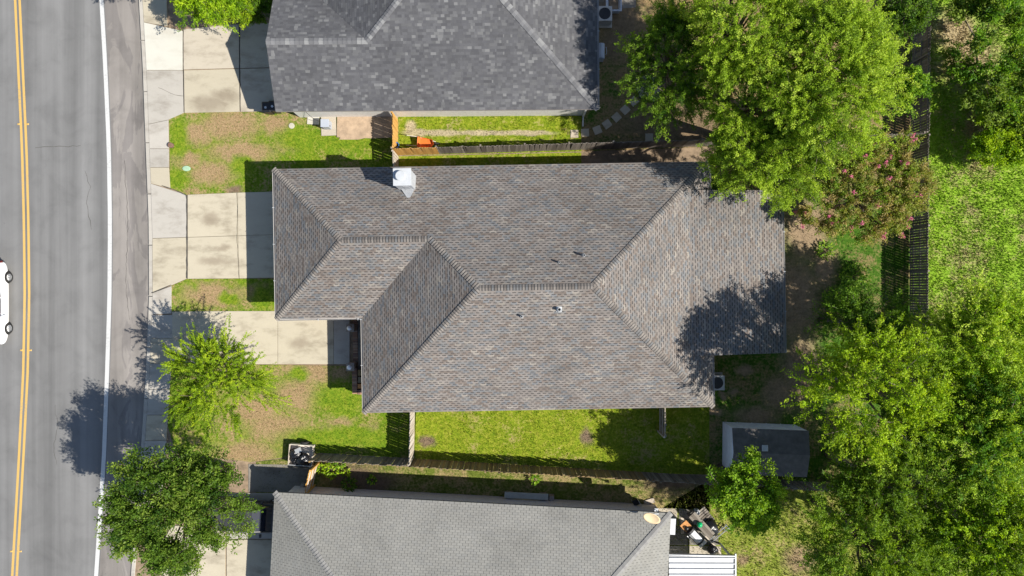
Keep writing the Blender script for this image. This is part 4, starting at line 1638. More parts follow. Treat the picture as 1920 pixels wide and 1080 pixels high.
def ac_unit(px, py, label, s=0.78, h=0.8, rz=0.0):
    p = P(px, py, h)
    root = empty('ac_unit', (p.x, p.y, 0), label, 'air conditioner')
    MB().box((p.x, p.y, 0), (s + 0.2, s + 0.2, 0.07), rz).build('pad', M_CONC2, root)
    body = MB().box((p.x, p.y, 0.072), (s - 0.05, s - 0.05, h - 0.1), rz).build('cabinet', M_DARKMETAL, root)
    for i in range(11):
        z = 0.14 + i * (h - 0.22) / 10
        for (dx, dy, a_, b_) in ((s / 2 - .01, 0, .02, s), (-s / 2 + .01, 0, .02, s), (0, s / 2 - .01, s - .05, .02), (0, -s / 2 + .01, s - .05, .02)):
            MB().box((p.x + dx, p.y + dy, z), (a_, b_, 0.035)).build('louvre', M_ACMETAL, body)
    # lid with round opening
    r = s * 0.41
    m = MB()
    seg = 24
    vs, fs = [], []
    for k in range(seg):
        t = 2 * math.pi * k / seg
        cx, cy = math.cos(t), math.sin(t)
        kq = s / 2 / max(abs(cx), abs(cy))
        vs.append((p.x + cx * r, p.y + cy * r, h))
        vs.append((p.x + cx * kq, p.y + cy * kq, h))
        vs.append((p.x + cx * r, p.y + cy * r, h - 0.16))
        vs.append((p.x + cx * kq, p.y + cy * kq, h - 0.05))
    for k in range(seg):
        a0, b0 = 4 * k, 4 * ((k + 1) % seg)
        fs += [(a0, a0 + 1, b0 + 1, b0), (a0 + 2, a0, b0, b0 + 2), (a0 + 1, a0 + 3, b0 + 3, b0 + 1)]
    m.add(vs, fs)
    m.build('lid', M_ACMETAL, root)
    fan = MB().cyl((p.x, p.y, h - 0.13), 0.10, 0.09, 14).build('fan', M_ACMETAL, root)
    for k in range(3):
        t = 2.1 * k + 0.6
        a_ = Vector((math.cos(t), math.sin(t), 0))
        b_ = Vector((-a_.y, a_.x, 0))
        c = Vector((p.x, p.y, h - 0.10))
        MB().add([c + a_ * .08 - b_ * .06, c + a_ * (r - .03) - b_ * .12, c + a_ * (r - .03) + b_ * .10 + Vector((0, 0, .05)), c + a_ * .08 + b_ * .05 + Vector((0, 0, .03)),
                  c + a_ * .08 - b_ * .06 - Vector((0, 0, .006)), c + a_ * (r - .03) - b_ * .12 - Vector((0, 0, .006)), c + a_ * (r - .03) + b_ * .10 + Vector((0, 0, .044)), c + a_ * .08 + b_ * .05 + Vector((0, 0, .024))],
                 [(0, 1, 2, 3), (7, 6, 5, 4), (0, 4, 5, 1), (1, 5, 6, 2), (2, 6, 7, 3), (3, 7, 4, 0)]).build('blade', M_ACMETAL, fan)
    for k in range(5):
        rr = r * (0.25 + 0.18 * k)
        pts = [(p.x + rr * math.cos(t * math.pi / 12), p.y + rr * math.sin(t * math.pi / 12), h + 0.005) for t in range(25)]
        MB().tube(pts, 0.0035, 3).build('guard_wire', M_DARKMETAL, root)
    return root


ac_unit(1134, 25, 'grey air conditioner with round fan beside the slate roofed house', 0.84, 0.85)
ac_unit(1345, 718, 'shaded air conditioner half under the eave of the brown roofed house', 0.84, 0.8)

# big planter tub beside the upper air conditioner
p = P(1151, 6, 0.6)
tub = empty('planter_tub', (p.x, p.y, 0), 'blue grey square tub at the top edge beside the air conditioner', 'tub')
m = MB()
a_, b_, hh = 0.42, 0.36, 0.62
prof = [(b_ - .06, 0.0), (b_, 0.0), (a_, hh - .1), (a_ + .04, hh - .1), (a_ + .04, hh), (a_ - .05, hh), (b_ - .08, hh - .22), (0, hh - .22)]
vs, fs = [], []
for (r, z) in prof:
    for (sx, sy) in ((-1, -1), (1, -1), (1, 1), (-1, 1)):
        vs.append((p.x + sx * r, p.y + sy * r, z))
for i in range(len(prof) - 1):
    for k in range(4):
        fs.append((4 * i + k, 4 * i + (k + 1) % 4, 4 * (i + 1) + (k + 1) % 4, 4 * (i + 1) + k))
m.add(vs, fs).build('tub', M_GENBOX, tub, bevel=0.02)
MB().box((p.x, p.y, hh - .219), (0.55, 0.55, 0.03)).build('soil', M_SOIL, tub)
sheet('side_pad', ppoly([(1118, -30), (1195, -30), (1192, 14), (1118, 20)]), 0.012, M_CONC_DARK)
# low grill cabinet against that house
p = P(1127, 95, 0.8)
g = empty('grill_cabinet', (p.x, p.y, 0), 'shaded blue grey grill with a side handle against the slate roofed house', 'grill')
MB().box((p.x, p.y, 0.1), (0.42, 0.85, 0.55)).build('cabinet', M_GENBOX, g, bevel=0.02)
MB().lathe((0, 0, 0), [(0.22, -0.42), (0.22, 0.42)], 12).build('lid', M_GENBOX, g, xf=Matrix.Translation((p.x, p.y, 0.68)) @ Matrix.Rotation(R(90), 4, 'X'))
MB().tube([(p.x + .2, p.y + .2, .78), (p.x + .31, p.y + .2, .80), (p.x + .31, p.y - .2, .80), (p.x + .2, p.y - .2, .78)], 0.014, 6).build('handle', M_WHITEPAINT, g)
for (dx, dy) in ((-.17, -.38), (.17, -.38), (-.17, .38), (.17, .38)):
    MB().cyl((p.x + dx, p.y + dy, 0), 0.03, 0.1, 8).build('foot', M_BLACK, g)

# wheelie bins
for (px, py, lab) in ((498.5, 200.5, 'black wheeled bin standing left of its twin on the upper driveway'), (511, 198.5, 'black wheeled bin right under the gable eave of the slate house')):
    p = P(px, py, 1.0)
    p = Vector((p.x, p.y, 0))
    b = empty('wheelie_bin', p, lab, 'bin', 'black bins on the upper driveway')
    MB().box((p.x, p.y, 0.05), (0.36, 0.42, 0.88), 0, 1.2).build('body', M_BLACK, b, bevel=0.015)
    l = MB()
    l.add([(p.x - .25, p.y - .29, .935), (p.x + .25, p.y - .29, .935), (p.x + .25, p.y + .27, .985), (p.x - .25, p.y + .27, .985),
           (p.x - .21, p.y - .24, .975), (p.x + .21, p.y - .24, .975), (p.x + .21, p.y + .22, 1.02), (p.x - .21, p.y + .22, 1.02)],
          [(3, 2, 1, 0), (4, 5, 6, 7), (0, 1, 5, 4), (1, 2, 6, 5), (2, 3, 7, 6), (3, 0, 4, 7)])
    lid = l.build('lid', M_BLACK, b)
    MB().cyl((p.x - .02, p.y - .03, 1.0), 0.07, 0.02, 12).build('emblem_disc', M_GALV, lid)
    MB().tube([(p.x - .22, p.y + .30, .93), (p.x + .22, p.y + .30, .93)], 0.018, 6).build('handle', M_BLACK, b)
    for s in (-1, 1):
        MB().lathe((0, 0, 0), [(0, -.03), (.11, -.03), (.12, -.02), (.12, .02), (.11, .03), (0, .03)], 14).build(
            'wheel', M_TYRE, b, xf=Matrix.Translation((p.x + s * .2, p.y + .2, .12)) @ Matrix.Rotation(R(90), 4, 'Y'))

# slab with blue-grey utility cabinet, small pad, dirt bed
slab = MB().prism([P(*q) for q in [(603, 255), (631, 254), (630, 216), (602, 219)]][::1], -0.05, 0.06).build('equipment_slab', M_CONC4, bevel=0.01)
tag(slab, 'small concrete slab under the utility cabinet beside the slate house', 'slab')
slab2 = MB().prism([P(*q) for q in [(576, 233), (599, 234), (599, 219), (577, 218)]], -0.05, 0.055).build('equipment_slab', M_CONC3, bevel=0.01)
tag(slab2, 'small bright concrete pad left of the utility cabinet', 'slab')
p = P(609.5, 231, .75)
ub = empty('utility_cabinet', (p.x, p.y, 0.06), 'pale blue grey metal cabinet on a slab beside the slate house', 'cabinet')
MB().box((p.x, p.y, 0.062), (0.42, 0.42, 0.7)).build('cabinet', M_GENBOX, ub, bevel=0.02)
MB().box((p.x - .01, p.y, .765), (0.48, 0.46, 0.03)).build('top', M_GENBOX, ub, bevel=0.008)
MB().box((p.x + .22, p.y - .1, .45), (0.02, 0.06, 0.10)).build('latch', M_BLACK, ub)
MB().tube([(p.x - .2, p.y + .05, .7), (p.x - .6, p.y + .2, .9), (p.x - 1.0, p.y + .55, 1.5), (p.x - .9, p.y + .62, 2.0)], 0.012, 5).build('cable', M_BLACK, ub)
sheet('dirt_bed', ppoly([(632, 258), (700, 260), (746, 258), (746, 216), (633, 217)]), 0.085, M_DIRTBED)
sheet('splash_strip', ppoly([(636, 262), (672, 262), (690, 258), (640, 254)]), 0.05, M_DIRTBED)

# wheelbarrow leaning on the fence
p = P(798, 268, 0.5)
wbw = empty('wheelbarrow', (p.x, p.y - 0.05, 0), 'orange wheelbarrow with pale handles leaning on the upper fence', 'wheelbarrow')
def tray(hw, hl, z, k):
    return [(-hl, -hw, z), (hl * .75, -hw * .8, z), (hl, 0, z), (hl * .75, hw * .8, z), (-hl, hw, z)]
lv = [tray(.30, .48, 0.0, 0), tray(.285, .46, -.01, 0), tray(.22, .33, -.20, 0)]
vs = [v for l in lv for v in l]
fs = [(i, (i + 1) % 5, 5 + (i + 1) % 5, 5 + i) for i in range(5)] + [(5 + i, 5 + (i + 1) % 5, 10 + (i + 1) % 5, 10 + i) for i in range(5)] + [(10, 11, 12, 13, 14)]
ou = [(v[0] * 1.02, v[1] * 1.02, v[2] - .012) for v in vs]
TM = Matrix.Translation((p.x, p.y, 0.52)) @ Matrix.Rotation(R(-8), 4, 'Z') @ Matrix.Rotation(R(24), 4, 'X')
mm = MB().add(vs, fs).add(ou, [f[::-1] for f in fs])
mm.build('tray', M_ORANGE, wbw, xf=TM)
for s in (-1, 1):
    MB().tube([(.55, s * .08, -.28), (-.2, s * .2, -.24), (-.55, s * .27, -.10), (-1.12, s * .29, 0.0)], 0.02, 6).build('handle', M_WOOD_PALE, wbw, xf=TM)
    MB().tube([(-.25, s * .2, -.24), (-.32, s * .22, -.50)], 0.015, 6).build('leg', M_DARKMETAL, wbw, xf=TM)
MB().lathe((0, 0, 0), [(.06, -.03), (.17, -.04), (.19, 0), (.17, .04), (.06, .03)], 16).build('wheel', M_TYRE, wbw, xf=TM @ Matrix.Translation((.62, 0, -.26)) @ Matrix.Rotation(R(90), 4, 'X'))
# blue hose coil
p = P(743, 272, 0.6)
hz = MB()
pts = [(p.x + (0.12 + 0.004 * i / 6) * math.cos(i * .6), p.y + (0.12 + .004 * i / 6) * math.sin(i * .6), 0.45 + 0.0035 * i) for i in range(60)]
hz.tube(pts, 0.016, 6)
o = hz.build('hose_coil', M_BLUE, smooth=True)
tag(o, 'bright blue hose coil in the corner of the cedar fences', 'hose')
p = P(742, 272)
o = MB().box((p.x, p.y, 0), (0.30, 0.26, 0.44)).build('hose_stand', M_BLACK)
tag(o, 'dark box carrying the blue hose coil', 'box')

# stepping stones
for i, (px, py, a_) in enumerate(((1077, 251, 0), (1097, 249, 3), (1120, 244, 22), (1138, 233, 36), (1156, 220, 42), (1172, 206, 44), (1188, 190, 42), (1217, 258, 0))):
    p = P(px, py)
    o = MB().box((p.x, p.y, -0.02), (0.46, 0.46, 0.06), R(a_)).build('stepping_stone', M_STONE, bevel=0.012)
    nth = ['first stepping stone of the curved row, nearest the house corner', 'second stepping stone of the row, beside the downspout', 'third stepping stone, slightly turned',
           'fourth stepping stone, where the row turns uphill', 'fifth stepping stone in the middle of the diagonal', 'sixth stepping stone on the diagonal under tree shade',
           'last stepping stone of the row beside the gravel bed', 'lone square stepping stone against the upper fence'][i]
    tag(o, nth, 'stepping stone', 'square stepping stones')
# gravel bed with dark edging
ctr = P(1222, 158)
arc = [P(1190, 150), P(1191, 168), P(1199, 183), P(1212, 191), P(1228, 192), P(1240, 180), P(1240, 150), P(1215, 140)]
bed = sheet('gravel_bed', [(q.x, q.y) for q in arc], 0.03, M_GRAVEL)
gp = []
for i in range(700):
    while True:
        x, y = random.uniform(1188, 1242), random.uniform(138, 194)
        if in_poly(np.array([x]), np.array([y]), [(1190, 150), (1191, 168), (1199, 183), (1212, 191), (1228, 192), (1240, 180), (1240, 150), (1215, 140)])[0]:
            break
    gp.append(P(x, y))
gm = MB()
for q in gp:
    s = random.uniform(.02, .045)
    c_ = random.uniform(.25, .55)
    gm.add([(q.x - s, q.y, .03), (q.x, q.y - s, .03), (q.x + s, q.y, .03), (q.x, q.y + s, .03), (q.x, q.y, .03 + s)], [(0, 1, 4), (1, 2, 4), (2, 3, 4), (3, 0, 4)], (c_, c_ * .92, c_ * .84))
o = gm.build('pebbles', M_SHINGLE, bed)
o['kind'] = 'stuff'
o = MB().tube([q + Vector((0, 0, .05)) for q in arc], 0.05, 6).build('bed_edging', M_BLACK, bed)

# crate with rubbish bags beside the cedar gate
p = P(566, 852, 0.35)
p = Vector((p.x, p.y, 0))
cr = empty('rubbish_trailer', p, 'low wooden trailer box holding black rubbish bags at the fence end', 'trailer')
TR = Matrix.Translation(p) @ Matrix.Rotation(R(-4), 4, 'Z')
MB().box((0, 0, .28), (1.36, 1.16, .05)).build('bed', M_WOOD_PALE, cr, xf=TR)
for (dx, dy, a_, b_) in ((-.68, 0, .04, 1.2), (.68, 0, .04, 1.2), (0, .59, 1.32, .04), (0, -.59, 1.32, .04)):
    MB().box((dx, dy, .26), (a_, b_, .34)).build('side_board', M_WOOD_PALE if dy >= 0 else M_GALV, cr, xf=TR)
for s in (-1, 1):
    MB().lathe((0, 0, 0), [(.08, -.06), (.22, -.06), (.25, -.03), (.25, .03), (.22, .06), (.08, .06)], 16).build('wheel', M_TYRE, cr, xf=TR @ Matrix.Translation((.1, s * .68, .25)) @ Matrix.Rotation(R(90), 4, 'X'))


def blob(c, r, seed, k=0.3, sq=0.75, seg=14, rings=9):
    rr = random.Random(seed)
    ph_ = [rr.uniform(0, 6.28) for _ in range(6)]
    vs, fs = [], []
    for i in range(rings + 1):
        t = math.pi * i / rings
        for j in range(seg):
            a_ = 2 * math.pi * j / seg
            q = 1 + k * (math.sin(3 * a_ + ph_[0] + 2 * t) * .4 + math.sin(5 * a_ - ph_[1] + 3 * t) * .3 + math.sin(4 * t + ph_[2] + 2 * a_) * .4)
            vs.append((c[0] + r * q * math.sin(t) * math.cos(a_), c[1] + r * q * math.sin(t) * math.sin(a_), c[2] + r * q * sq * math.cos(t)))
    for i in range(rings):
        for j in range(seg):
            j2 = (j + 1) % seg
            fs.append((i * seg + j, (i + 1) * seg + j, (i + 1) * seg + j2, i * seg + j2))
    return MB().add(vs, fs)


for i, (dx, dy, r, lab) in enumerate(((-.25, .1, .34, 'black rubbish bag at the left of the trailer box'), (.18, -.22, .38, 'largest black rubbish bag in the trailer box'), (-.3, -.32, .26, 'small black rubbish bag in the trailer corner'))):
    q = TR @ Vector((dx, dy, .33 + r * .72))
    o = blob(q, r, i + 3).build('rubbish_bag', M_BAG, smooth=True)
    tag(o, lab, 'rubbish bag', 'bags in the trailer')
q = TR @ Vector((-.1, .33, .72))
o = MB().box(q, (.34, .26, .12), R(25)).build('cardboard_box', M_GALV)
o.rotation_euler = (0, 0, 0)
tag(o, 'small grey carton lying on the rubbish bags', 'carton')

# long bench board on blocks along the pale grey house
a0, a1 = P(946, 928, .55), P(1028, 932, .55)
ang = math.atan2(a1.y - a0.y, a1.x - a0.x)
c = (a0 + a1) / 2
bn = empty('plank_bench', (c.x, c.y, 0), 'long grey board bench on blocks along the pale grey house wall', 'bench')
MB().box((c.x, c.y, .50), ((a1 - a0).length, .36, .05), ang).build('seat', M_BENCH, bn, bevel=0.006)
for t in (.12, .88):
    q = a0 + (a1 - a0) * t
    MB().box((q.x, q.y - .05, 0), (.40, .30, .245), ang).box((q.x, q.y - .05, .25), (.38, .28, .245), ang).build('block', M_BLOCK, bn)
q = a0 + (a1 - a0) * .7 + Vector((0.1, -.28, 0))
o = MB().box((q.x, q.y, 0), (1.2, .22, .30), ang).build('timber_stack', M_WOOD_GREY)
tag(o, 'dark timber lying behind the long board bench', 'timber')
q = P(1034, 936, .3)
o = MB().box((q.x, q.y, 0), (.30, .45, .19), ang).box((q.x, q.y, .2), (.28, .43, .19), ang).build('block_pile', M_BLOCK)
tag(o, 'two brown blocks piled at the right end of the board bench', 'blocks')
q = P(556, 916, .2)
o = MB().box((q.x, q.y - .1, 0), (.20, .40, .4), R(-3)).build('concrete_block', M_CONC2, bevel=.01)
tag(o, 'upright concrete block at the corner of the pale grey house', 'block')
q = P(567, 911, .2)
o = MB().box((q.x, q.y, 0), (.20, .28, .3), R(-25)).build('concrete_block', M_CONC2, bevel=.01)
tag(o, 'tilted concrete block next to the upright one', 'block')

# ------------------------------------------------------------------ patio corner of the pale grey house
slab_group('patio', [
    [(1226, 952), (1270, 953), (1270, 985), (1226, 985)],
    [(1272, 953), (1330, 958), (1322, 985), (1272, 985)],
    [(1230, 986), (1290, 986), (1290, 1022), (1230, 1022)],
    [(1291, 986), (1345, 988), (1348, 1022), (1291, 1022)],
    [(1230, 1023), (1290, 1023), (1290, 1090), (1230, 1090)],
    [(1291, 1023), (1352, 1024), (1352, 1090), (1291, 1090)],
], [M_CONC4, M_CONC_DARK, M_CONC_DARK, M_CONC_DARK, M_CONC4, M_CONC4], z=0.03)

# satellite dish: foot at the roof corner, arm, offset reflector, feed
foot = P(1231, 957, 2.68)
z_ = 3.9
cdish = P(1222, 970, 3.5)
dish = empty('satellite_dish', foot, 'cream oval satellite dish on the corner of the pale grey roof', 'satellite dish')
MB().box((foot.x, foot.y, 2.58), (.20, .16, .03)).build('foot_plate', M_WHITEPAINT, dish)
MB().tube([foot, foot + Vector((0, 0, .55)), Vector((cdish.x + .12, cdish.y + .12, 3.34))], .03, 8).build('mast', M_WHITEPAINT, dish)
dv, df = [], []
n_r, n_s = 5, 28
for sgn, o_ in ((1, 0.0), (1, -0.02)):
    for i in range(n_r + 1):
        r = i / n_r
        for k in range(n_s):
            t = 2 * math.pi * k / n_s
            dv.append((0.48 * r * math.cos(t), 0.34 * r * math.sin(t), 0.09 * r * r + o_))
for s_ in range(2):
    b0 = s_ * (n_r + 1) * n_s
    for i in range(n_r):
        for k in range(n_s):
            k2 = (k + 1) % n_s
            f = (b0 + i * n_s + k, b0 + i * n_s + k2, b0 + (i + 1) * n_s + k2, b0 + (i + 1) * n_s + k)
            df.append(f if s_ == 0 else f[::-1])
for k in range(n_s):
    k2 = (k + 1) % n_s
    df.append((n_r * n_s + k, n_r * n_s + k2, (n_r + 1) * n_s + n_r * n_s + k2, (n_r + 1) * n_s + n_r * n_s + k))
DM = Matrix.Translation(cdish) @ Matrix.Rotation(R(-24), 4, 'Z') @ Matrix.Rotation(R(30), 4, 'X')
MB().add(dv, df).build('reflector', M_DISH, dish, smooth=True, xf=DM)
MB().tube([DM @ Vector((0, -.32, .06)), DM @ Vector((0, -.36, .30)), DM @ Vector((0, -.16, .46))], .014, 6).build('feed_arm', M_GALV, dish)

# barbecue: cabinet, rounded lid, side shelves
q = P(1304, 1006, .95)
q = Vector((q.x, q.y, 0))
BM = Matrix.Translation(q) @ Matrix.Rotation(R(-47), 4, 'Z')
bq = empty('barbecue', q, 'dark gas barbecue with shiny grey lid standing askew on the patio', 'barbecue')
MB().box((0, 0, .12), (.95, .50, .70)).build('cabinet', M_DARKMETAL, bq, xf=BM, bevel=.015)
prof = [(.27, .0), (.27, .10), (.20, .22), (.08, .27), (-.08, .27), (-.22, .20), (-.27, .08), (-.27, 0)]
vs = [(x, y, .825 + z) for x in (-.46, .46) for (y, z) in prof]
n = len(prof)
lid = MB().add(vs, [(i, i + 1, n + i + 1, n + i) for i in range(n - 1)] + [tuple(range(n)), tuple(range(2 * n - 1, n - 1, -1))]).build('lid', M_DARKMETAL, bq, xf=BM)
MB().add([(x, y, .832 + z) for x in (-.34, .34) for (y, z) in prof[2:6]], [(i, i + 1, 5 + i, 4 + i) for i in range(3)]).build('lid_panel', M_GALV, lid, xf=BM)
MB().tube([(-.34, -.33, .93), (.34, -.33, .93)], .02, 6).build('handle', M_GALV, lid, xf=BM)
MB().box((-.74, 0, .78), (.50, .48, .04)).build('side_shelf', M_RUST, bq, xf=BM)
MB().box((.62, 0, .78), (.26, .48, .05)).build('side_shelf', M_GALV, bq, xf=BM)
for (dx, dy) in ((-.42, -.2), (.42, -.2), (-.42, .2), (.42, .2)):
    MB().cyl((dx, dy, .0), .05, .12, 10).build('caster', M_BLACK, bq, xf=BM)
o = blob(BM @ Vector((-.66, -.05, .90)), .12, 5, .2).build('pot', M_BLACK, smooth=True)
tag(o, 'dark round pot on the rusty shelf of the barbecue', 'pot')
# plank table with the green ball
q = P(1316, 985, .7)
q = Vector((q.x, q.y, 0))
TMx = Matrix.Translation(q) @ Matrix.Rotation(R(-47), 4, 'Z')
tb = empty('plank_table', q, 'narrow grey plank table behind the barbecue', 'table')
for k in range(3):
    MB().box((0, -.16 + .16 * k, .68), (1.7, .15, .035)).build('plank', M_WOOD_GREY, tb, xf=TMx)
for (dx, dy) in ((-.75, -.15), (.75, -.15), (-.75, .15), (.75, .15)):
    MB().box((dx, dy, 0), (.07, .07, .678)).build('leg', M_WOOD_GREY, tb, xf=TMx)
q = P(1312, 984, .9)
o = MB().lathe((q.x, q.y, .716), [(.05, 0), (.13, .05), (.165, .14), (.15, .23), (.09, .30), (0, .32)], 18).build('green_ball', M_GREENB, smooth=True)
tag(o, 'shiny green round container on the plank table', 'container')
q = P(1308, 961, .4)
pt_ = empty('gas_bottle', (q.x, q.y, 0), 'white gas bottle standing at the patio edge', 'gas bottle')
MB().lathe((q.x, q.y, 0), [(.11, 0), (.15, .03), (.16, .1), (.16, .33), (.12, .42), (.05, .45), (0, .455)], 18).build('tank', M_WHITEPAINT, pt_, smooth=True)
MB().lathe((q.x, q.y, .44), [(.10, 0), (.10, .10), (.09, .10), (.09, 0)], 16).build('collar', M_WHITEPAINT, pt_)
q = P(1318, 972, .3)
PMx = Matrix.Translation((q.x, q.y, 0)) @ Matrix.Rotation(R(40), 4, 'Z')
pal = empty('wooden_pallet', (q.x, q.y, 0), 'grey slatted pallet leaning beside the gas bottle', 'pallet')
for k in range(7):
    MB().box((0, -.42 + .14 * k, .27), (1.0, .10, .02)).build('slat', M_WOOD_GREY, pal, xf=PMx)
for k in (-.42, 0, .42):
    MB().box((k, 0, .0), (.08, .95, .268)).build('bearer', M_WOOD_GREY, pal, xf=PMx)
q = P(1333, 991, .5)
o = blob((q.x, q.y, .34), .48, 21, .22, .72).build('covered_mower', M_BAG, smooth=True)
tag(o, 'large black tarp covered heap right of the green container', 'tarp')
q = P(1338, 1032, .4)
o = blob((q.x, q.y, .24), .30, 31, .25, .8).build('black_sack', M_BAG, smooth=True)
tag(o, 'small black sack beside the white patio cover', 'sack')
q0 = P(1318, 1003, .3)
o = MB().tube([P(1322, 1005, .3), P(1343, 1026, .3), P(1352, 1040, .3)], .05, 4).build('curved_timber', M_WOOD_PALE)
tag(o, 'pale bent timber edge near the barbecue', 'timber')
st = empty('folding_stand', P(1350, 998, 0), 'rusty metal folding frame lying at the edge of the grass', 'frame')
for (a_, b_) in (((1328, 1015), (1362, 985)), ((1332, 1019), (1366, 990)), ((1352, 988), (1364, 996)), ((1360, 983), (1368, 992))):
    MB().tube([P(*a_, .12), P(*b_, .28)], .03, 5).build('bar', M_GALV, st)
o = MB().box(P(1217, 940), (.62, .28, .07), R(18)).build('loose_plank', M_WOOD_PALE)
tag(o, 'short pale plank lying by the corner of the pale grey house', 'plank')
q = P(1192, 942, .35)
chr_ = empty('folding_chair', (q.x, q.y, 0), 'small dark folded garden chair against the pale grey house', 'chair')
CMx = Matrix.Translation((q.x, q.y, 0)) @ Matrix.Rotation(R(-60), 4, 'Z')
MB().box((0, 0, .36), (.36, .34, .03)).build('seat', M_DARKMETAL, chr_, xf=CMx)
MB().box((0, .19, .40), (.36, .03, .42)).build('backrest', M_GALV, chr_, xf=CMx)
for (dx, dy) in ((-.16, -.15), (.16, -.15), (-.16, .17), (.16, .17)):
    MB().cyl((dx, dy, 0), .015, .36, 6).build('leg', M_GALV, chr_, xf=CMx)
o = MB().box(P(1279, 985), (.18, .95, .05), R(2)).build('walk_board', M_WOOD_PALE)
tag(o, 'pale board lying across the patio joint', 'plank')

# ------------------------------------------------------------------ cars


def car(name, label, loc, heading, paintm, L=4.7, W=1.82, H=1.45, suv=0.0):
    """heading: direction of the nose. Body lofted from cross sections, greenhouse, wheels in arches."""
    XF = Matrix.Translation(loc) @ Matrix.Rotation(heading, 4, 'Z')
    root = empty(name, loc, label, 'car')
    h2 = L / 2
    bz = 0.88 + 0.10 * suv
    st = [(-h2, .62, .42, .66), (-h2 + .10, .80, .30, .80), (-h2 + .55, .89, .22, bz), (-1.0, .91, .20, bz), (0.0, .91, .20, bz - .01), (1.0, .91, .20, bz - .03),
          (h2 - .75, .90, .21, bz - .10), (h2 - .30, .85, .25, bz - .18), (h2 - .06, .74, .32, .60), (h2, .58, .40, .54)]
    ns = 12
    vs, fs = [], []
    for (x, hw, zb, zt) in st:
        hw *= W / 1.82
        zm = zb + (zt - zb) * .52
        ring = [(0, zb), (hw * .82, zb), (hw * .97, zb + .10), (hw, zm), (hw * .96, zt - .07), (hw * .84, zt - .005), (0, zt + .02)]
        full = ring + [(-y, z) for (y, z) in ring[-2:0:-1]]
        ns = len(full)
        vs += [(x, y, z) for (y, z) in full]
    for i in range(len(st) - 1):
        for k in range(ns):
            k2 = (k + 1) % ns
            fs.append((i * ns + k, i * ns + k2, (i + 1) * ns + k2, (i + 1) * ns + k))
    fs += [tuple(range(ns - 1, -1, -1)), tuple(range((len(st) - 1) * ns, len(st) * ns))]
    body = MB().add(vs, fs).build('body', paintm, root, True, xf=XF)
    sb = body.modifiers.new('sub', 'SUBSURF')
    sb.levels = sb.render_levels = 2
    # greenhouse: glass band and painted roof
    rr = h2 - .35 if suv else h2 - .75
    gb0 = [(-rr, .72), (-.2, .80), (1.25, .74)]
    cw = W / 1.82
    zr_ = H
    low = [(-rr, .70 * cw, bz - .02), (-.3, .80 * cw, bz - .02), (.55, .80 * cw, bz - .02), (1.35, .70 * cw, bz - .05)]
    top = [(-rr + (.25 if suv else .75), .55 * cw, zr_ - .03), (-.3, .60 * cw, zr_), (.15, .60 * cw, zr_), (.42, .56 * cw, zr_ - .04)]
    vs = [(x, y, z) for (x, y, z) in low] + [(x, y, z) for (x, y, z) in top] + [(x, -y, z) for (x, y, z) in low] + [(x, -y, z) for (x, y, z) in top]
    fs = []
    for i in range(3):
        fs.append((i + 1, i, 4 + i, 5 + i))
        fs.append((8 + i, 9 + i, 13 + i, 12 + i))
    fs += [(0, 8, 12, 4), (11, 3, 7, 15)]
    MB().add(vs, fs).build('glass', M_GLASS, root, xf=XF)
    vs = []
    for dz in (0.012, 0.05):
        k = 1.03 if dz < .03 else .93
        for s in (1, -1):
            vs += [(x, s * y * k, z + dz) for (x, y, z) in top]
    n = 4
    fs = [(i, i + 1, 4 + i + 1, 4 + i)[::-1] for i in range(3)] + [(8 + i, 9 + i, 13 + i, 12 + i)[::-1] for i in range(3)]
    fs += [(0, 1, 9, 8), (1, 2, 10, 9), (2, 3, 11, 10), (5, 4, 12, 13), (6, 5, 13, 14), (7, 6, 14, 15), (3, 7, 15, 11), (4, 0, 8, 12)]
    MB().add(vs, fs).build('roof', paintm, root, xf=XF)
    for (i, nm) in ((0, 'c'), (1, 'b'), (3, 'a')):
        for s in (1, -1):
            a_, b_ = low[i], top[i]
            MB().tube([(a_[0], s * (a_[1] + .012), a_[2]), (b_[0], s * (b_[1] + .012), b_[2] + .02)], .035, 6).build('pillar', paintm, root, xf=XF)
    for x in (-h2 + .95, h2 - .92):
        for s in (1, -1):
            WX = XF @ Matrix.Translation((x, s * (W / 2 - .125), .33)) @ Matrix.Rotation(R(90), 4, 'X')
            w_ = MB().lathe((0, 0, 0), [(.20, -.11), (.30, -.115), (.33, -.08), (.335, 0), (.33, .08), (.30, .115), (.20, .11)], 24).build('wheel', M_TYRE, root, True, xf=WX)
            rm = MB().lathe((0, 0, 0), [(.215, -.10), (.21, -.085), (.06, -.07), (0, -.075)], 20)
            rm.lathe((0, 0, 0), [(.215, .10), (.21, .085), (.06, .07), (0, .075)], 20)
            MB_ = rm.build('rim', M_RIM, w_, xf=WX)
            for k in range(5):
                t = 2 * math.pi * k / 5
                for zz in (-.09, .09):
                    MB().tube([(.04 * math.cos(t), .04 * math.sin(t), zz), (.20 * math.cos(t), .20 * math.sin(t), zz * 1.05)], .022, 4).build('spoke', M_RIM, w_, xf=WX)
            # dark wheel arch lining
            ar = [(.37 * math.cos(t), .37 * math.sin(t)) for t in [math.pi * k / 12 for k in range(13)]]
            m_ = MB()
            vs = [(x + a_, s * (W / 2 - .02) * 1.0, .33 + b_) for (a_, b_) in ar] + [(x + a_ * .86, s * (W / 2 + .004), .33 + b_ * .86) for (a_, b_) in ar]
            m_.add(vs, [(k, k + 1, 14 + k, 13 + k) for k in range(12)])
            m_.build('wheel_arch', M_BLACK, root, xf=XF)
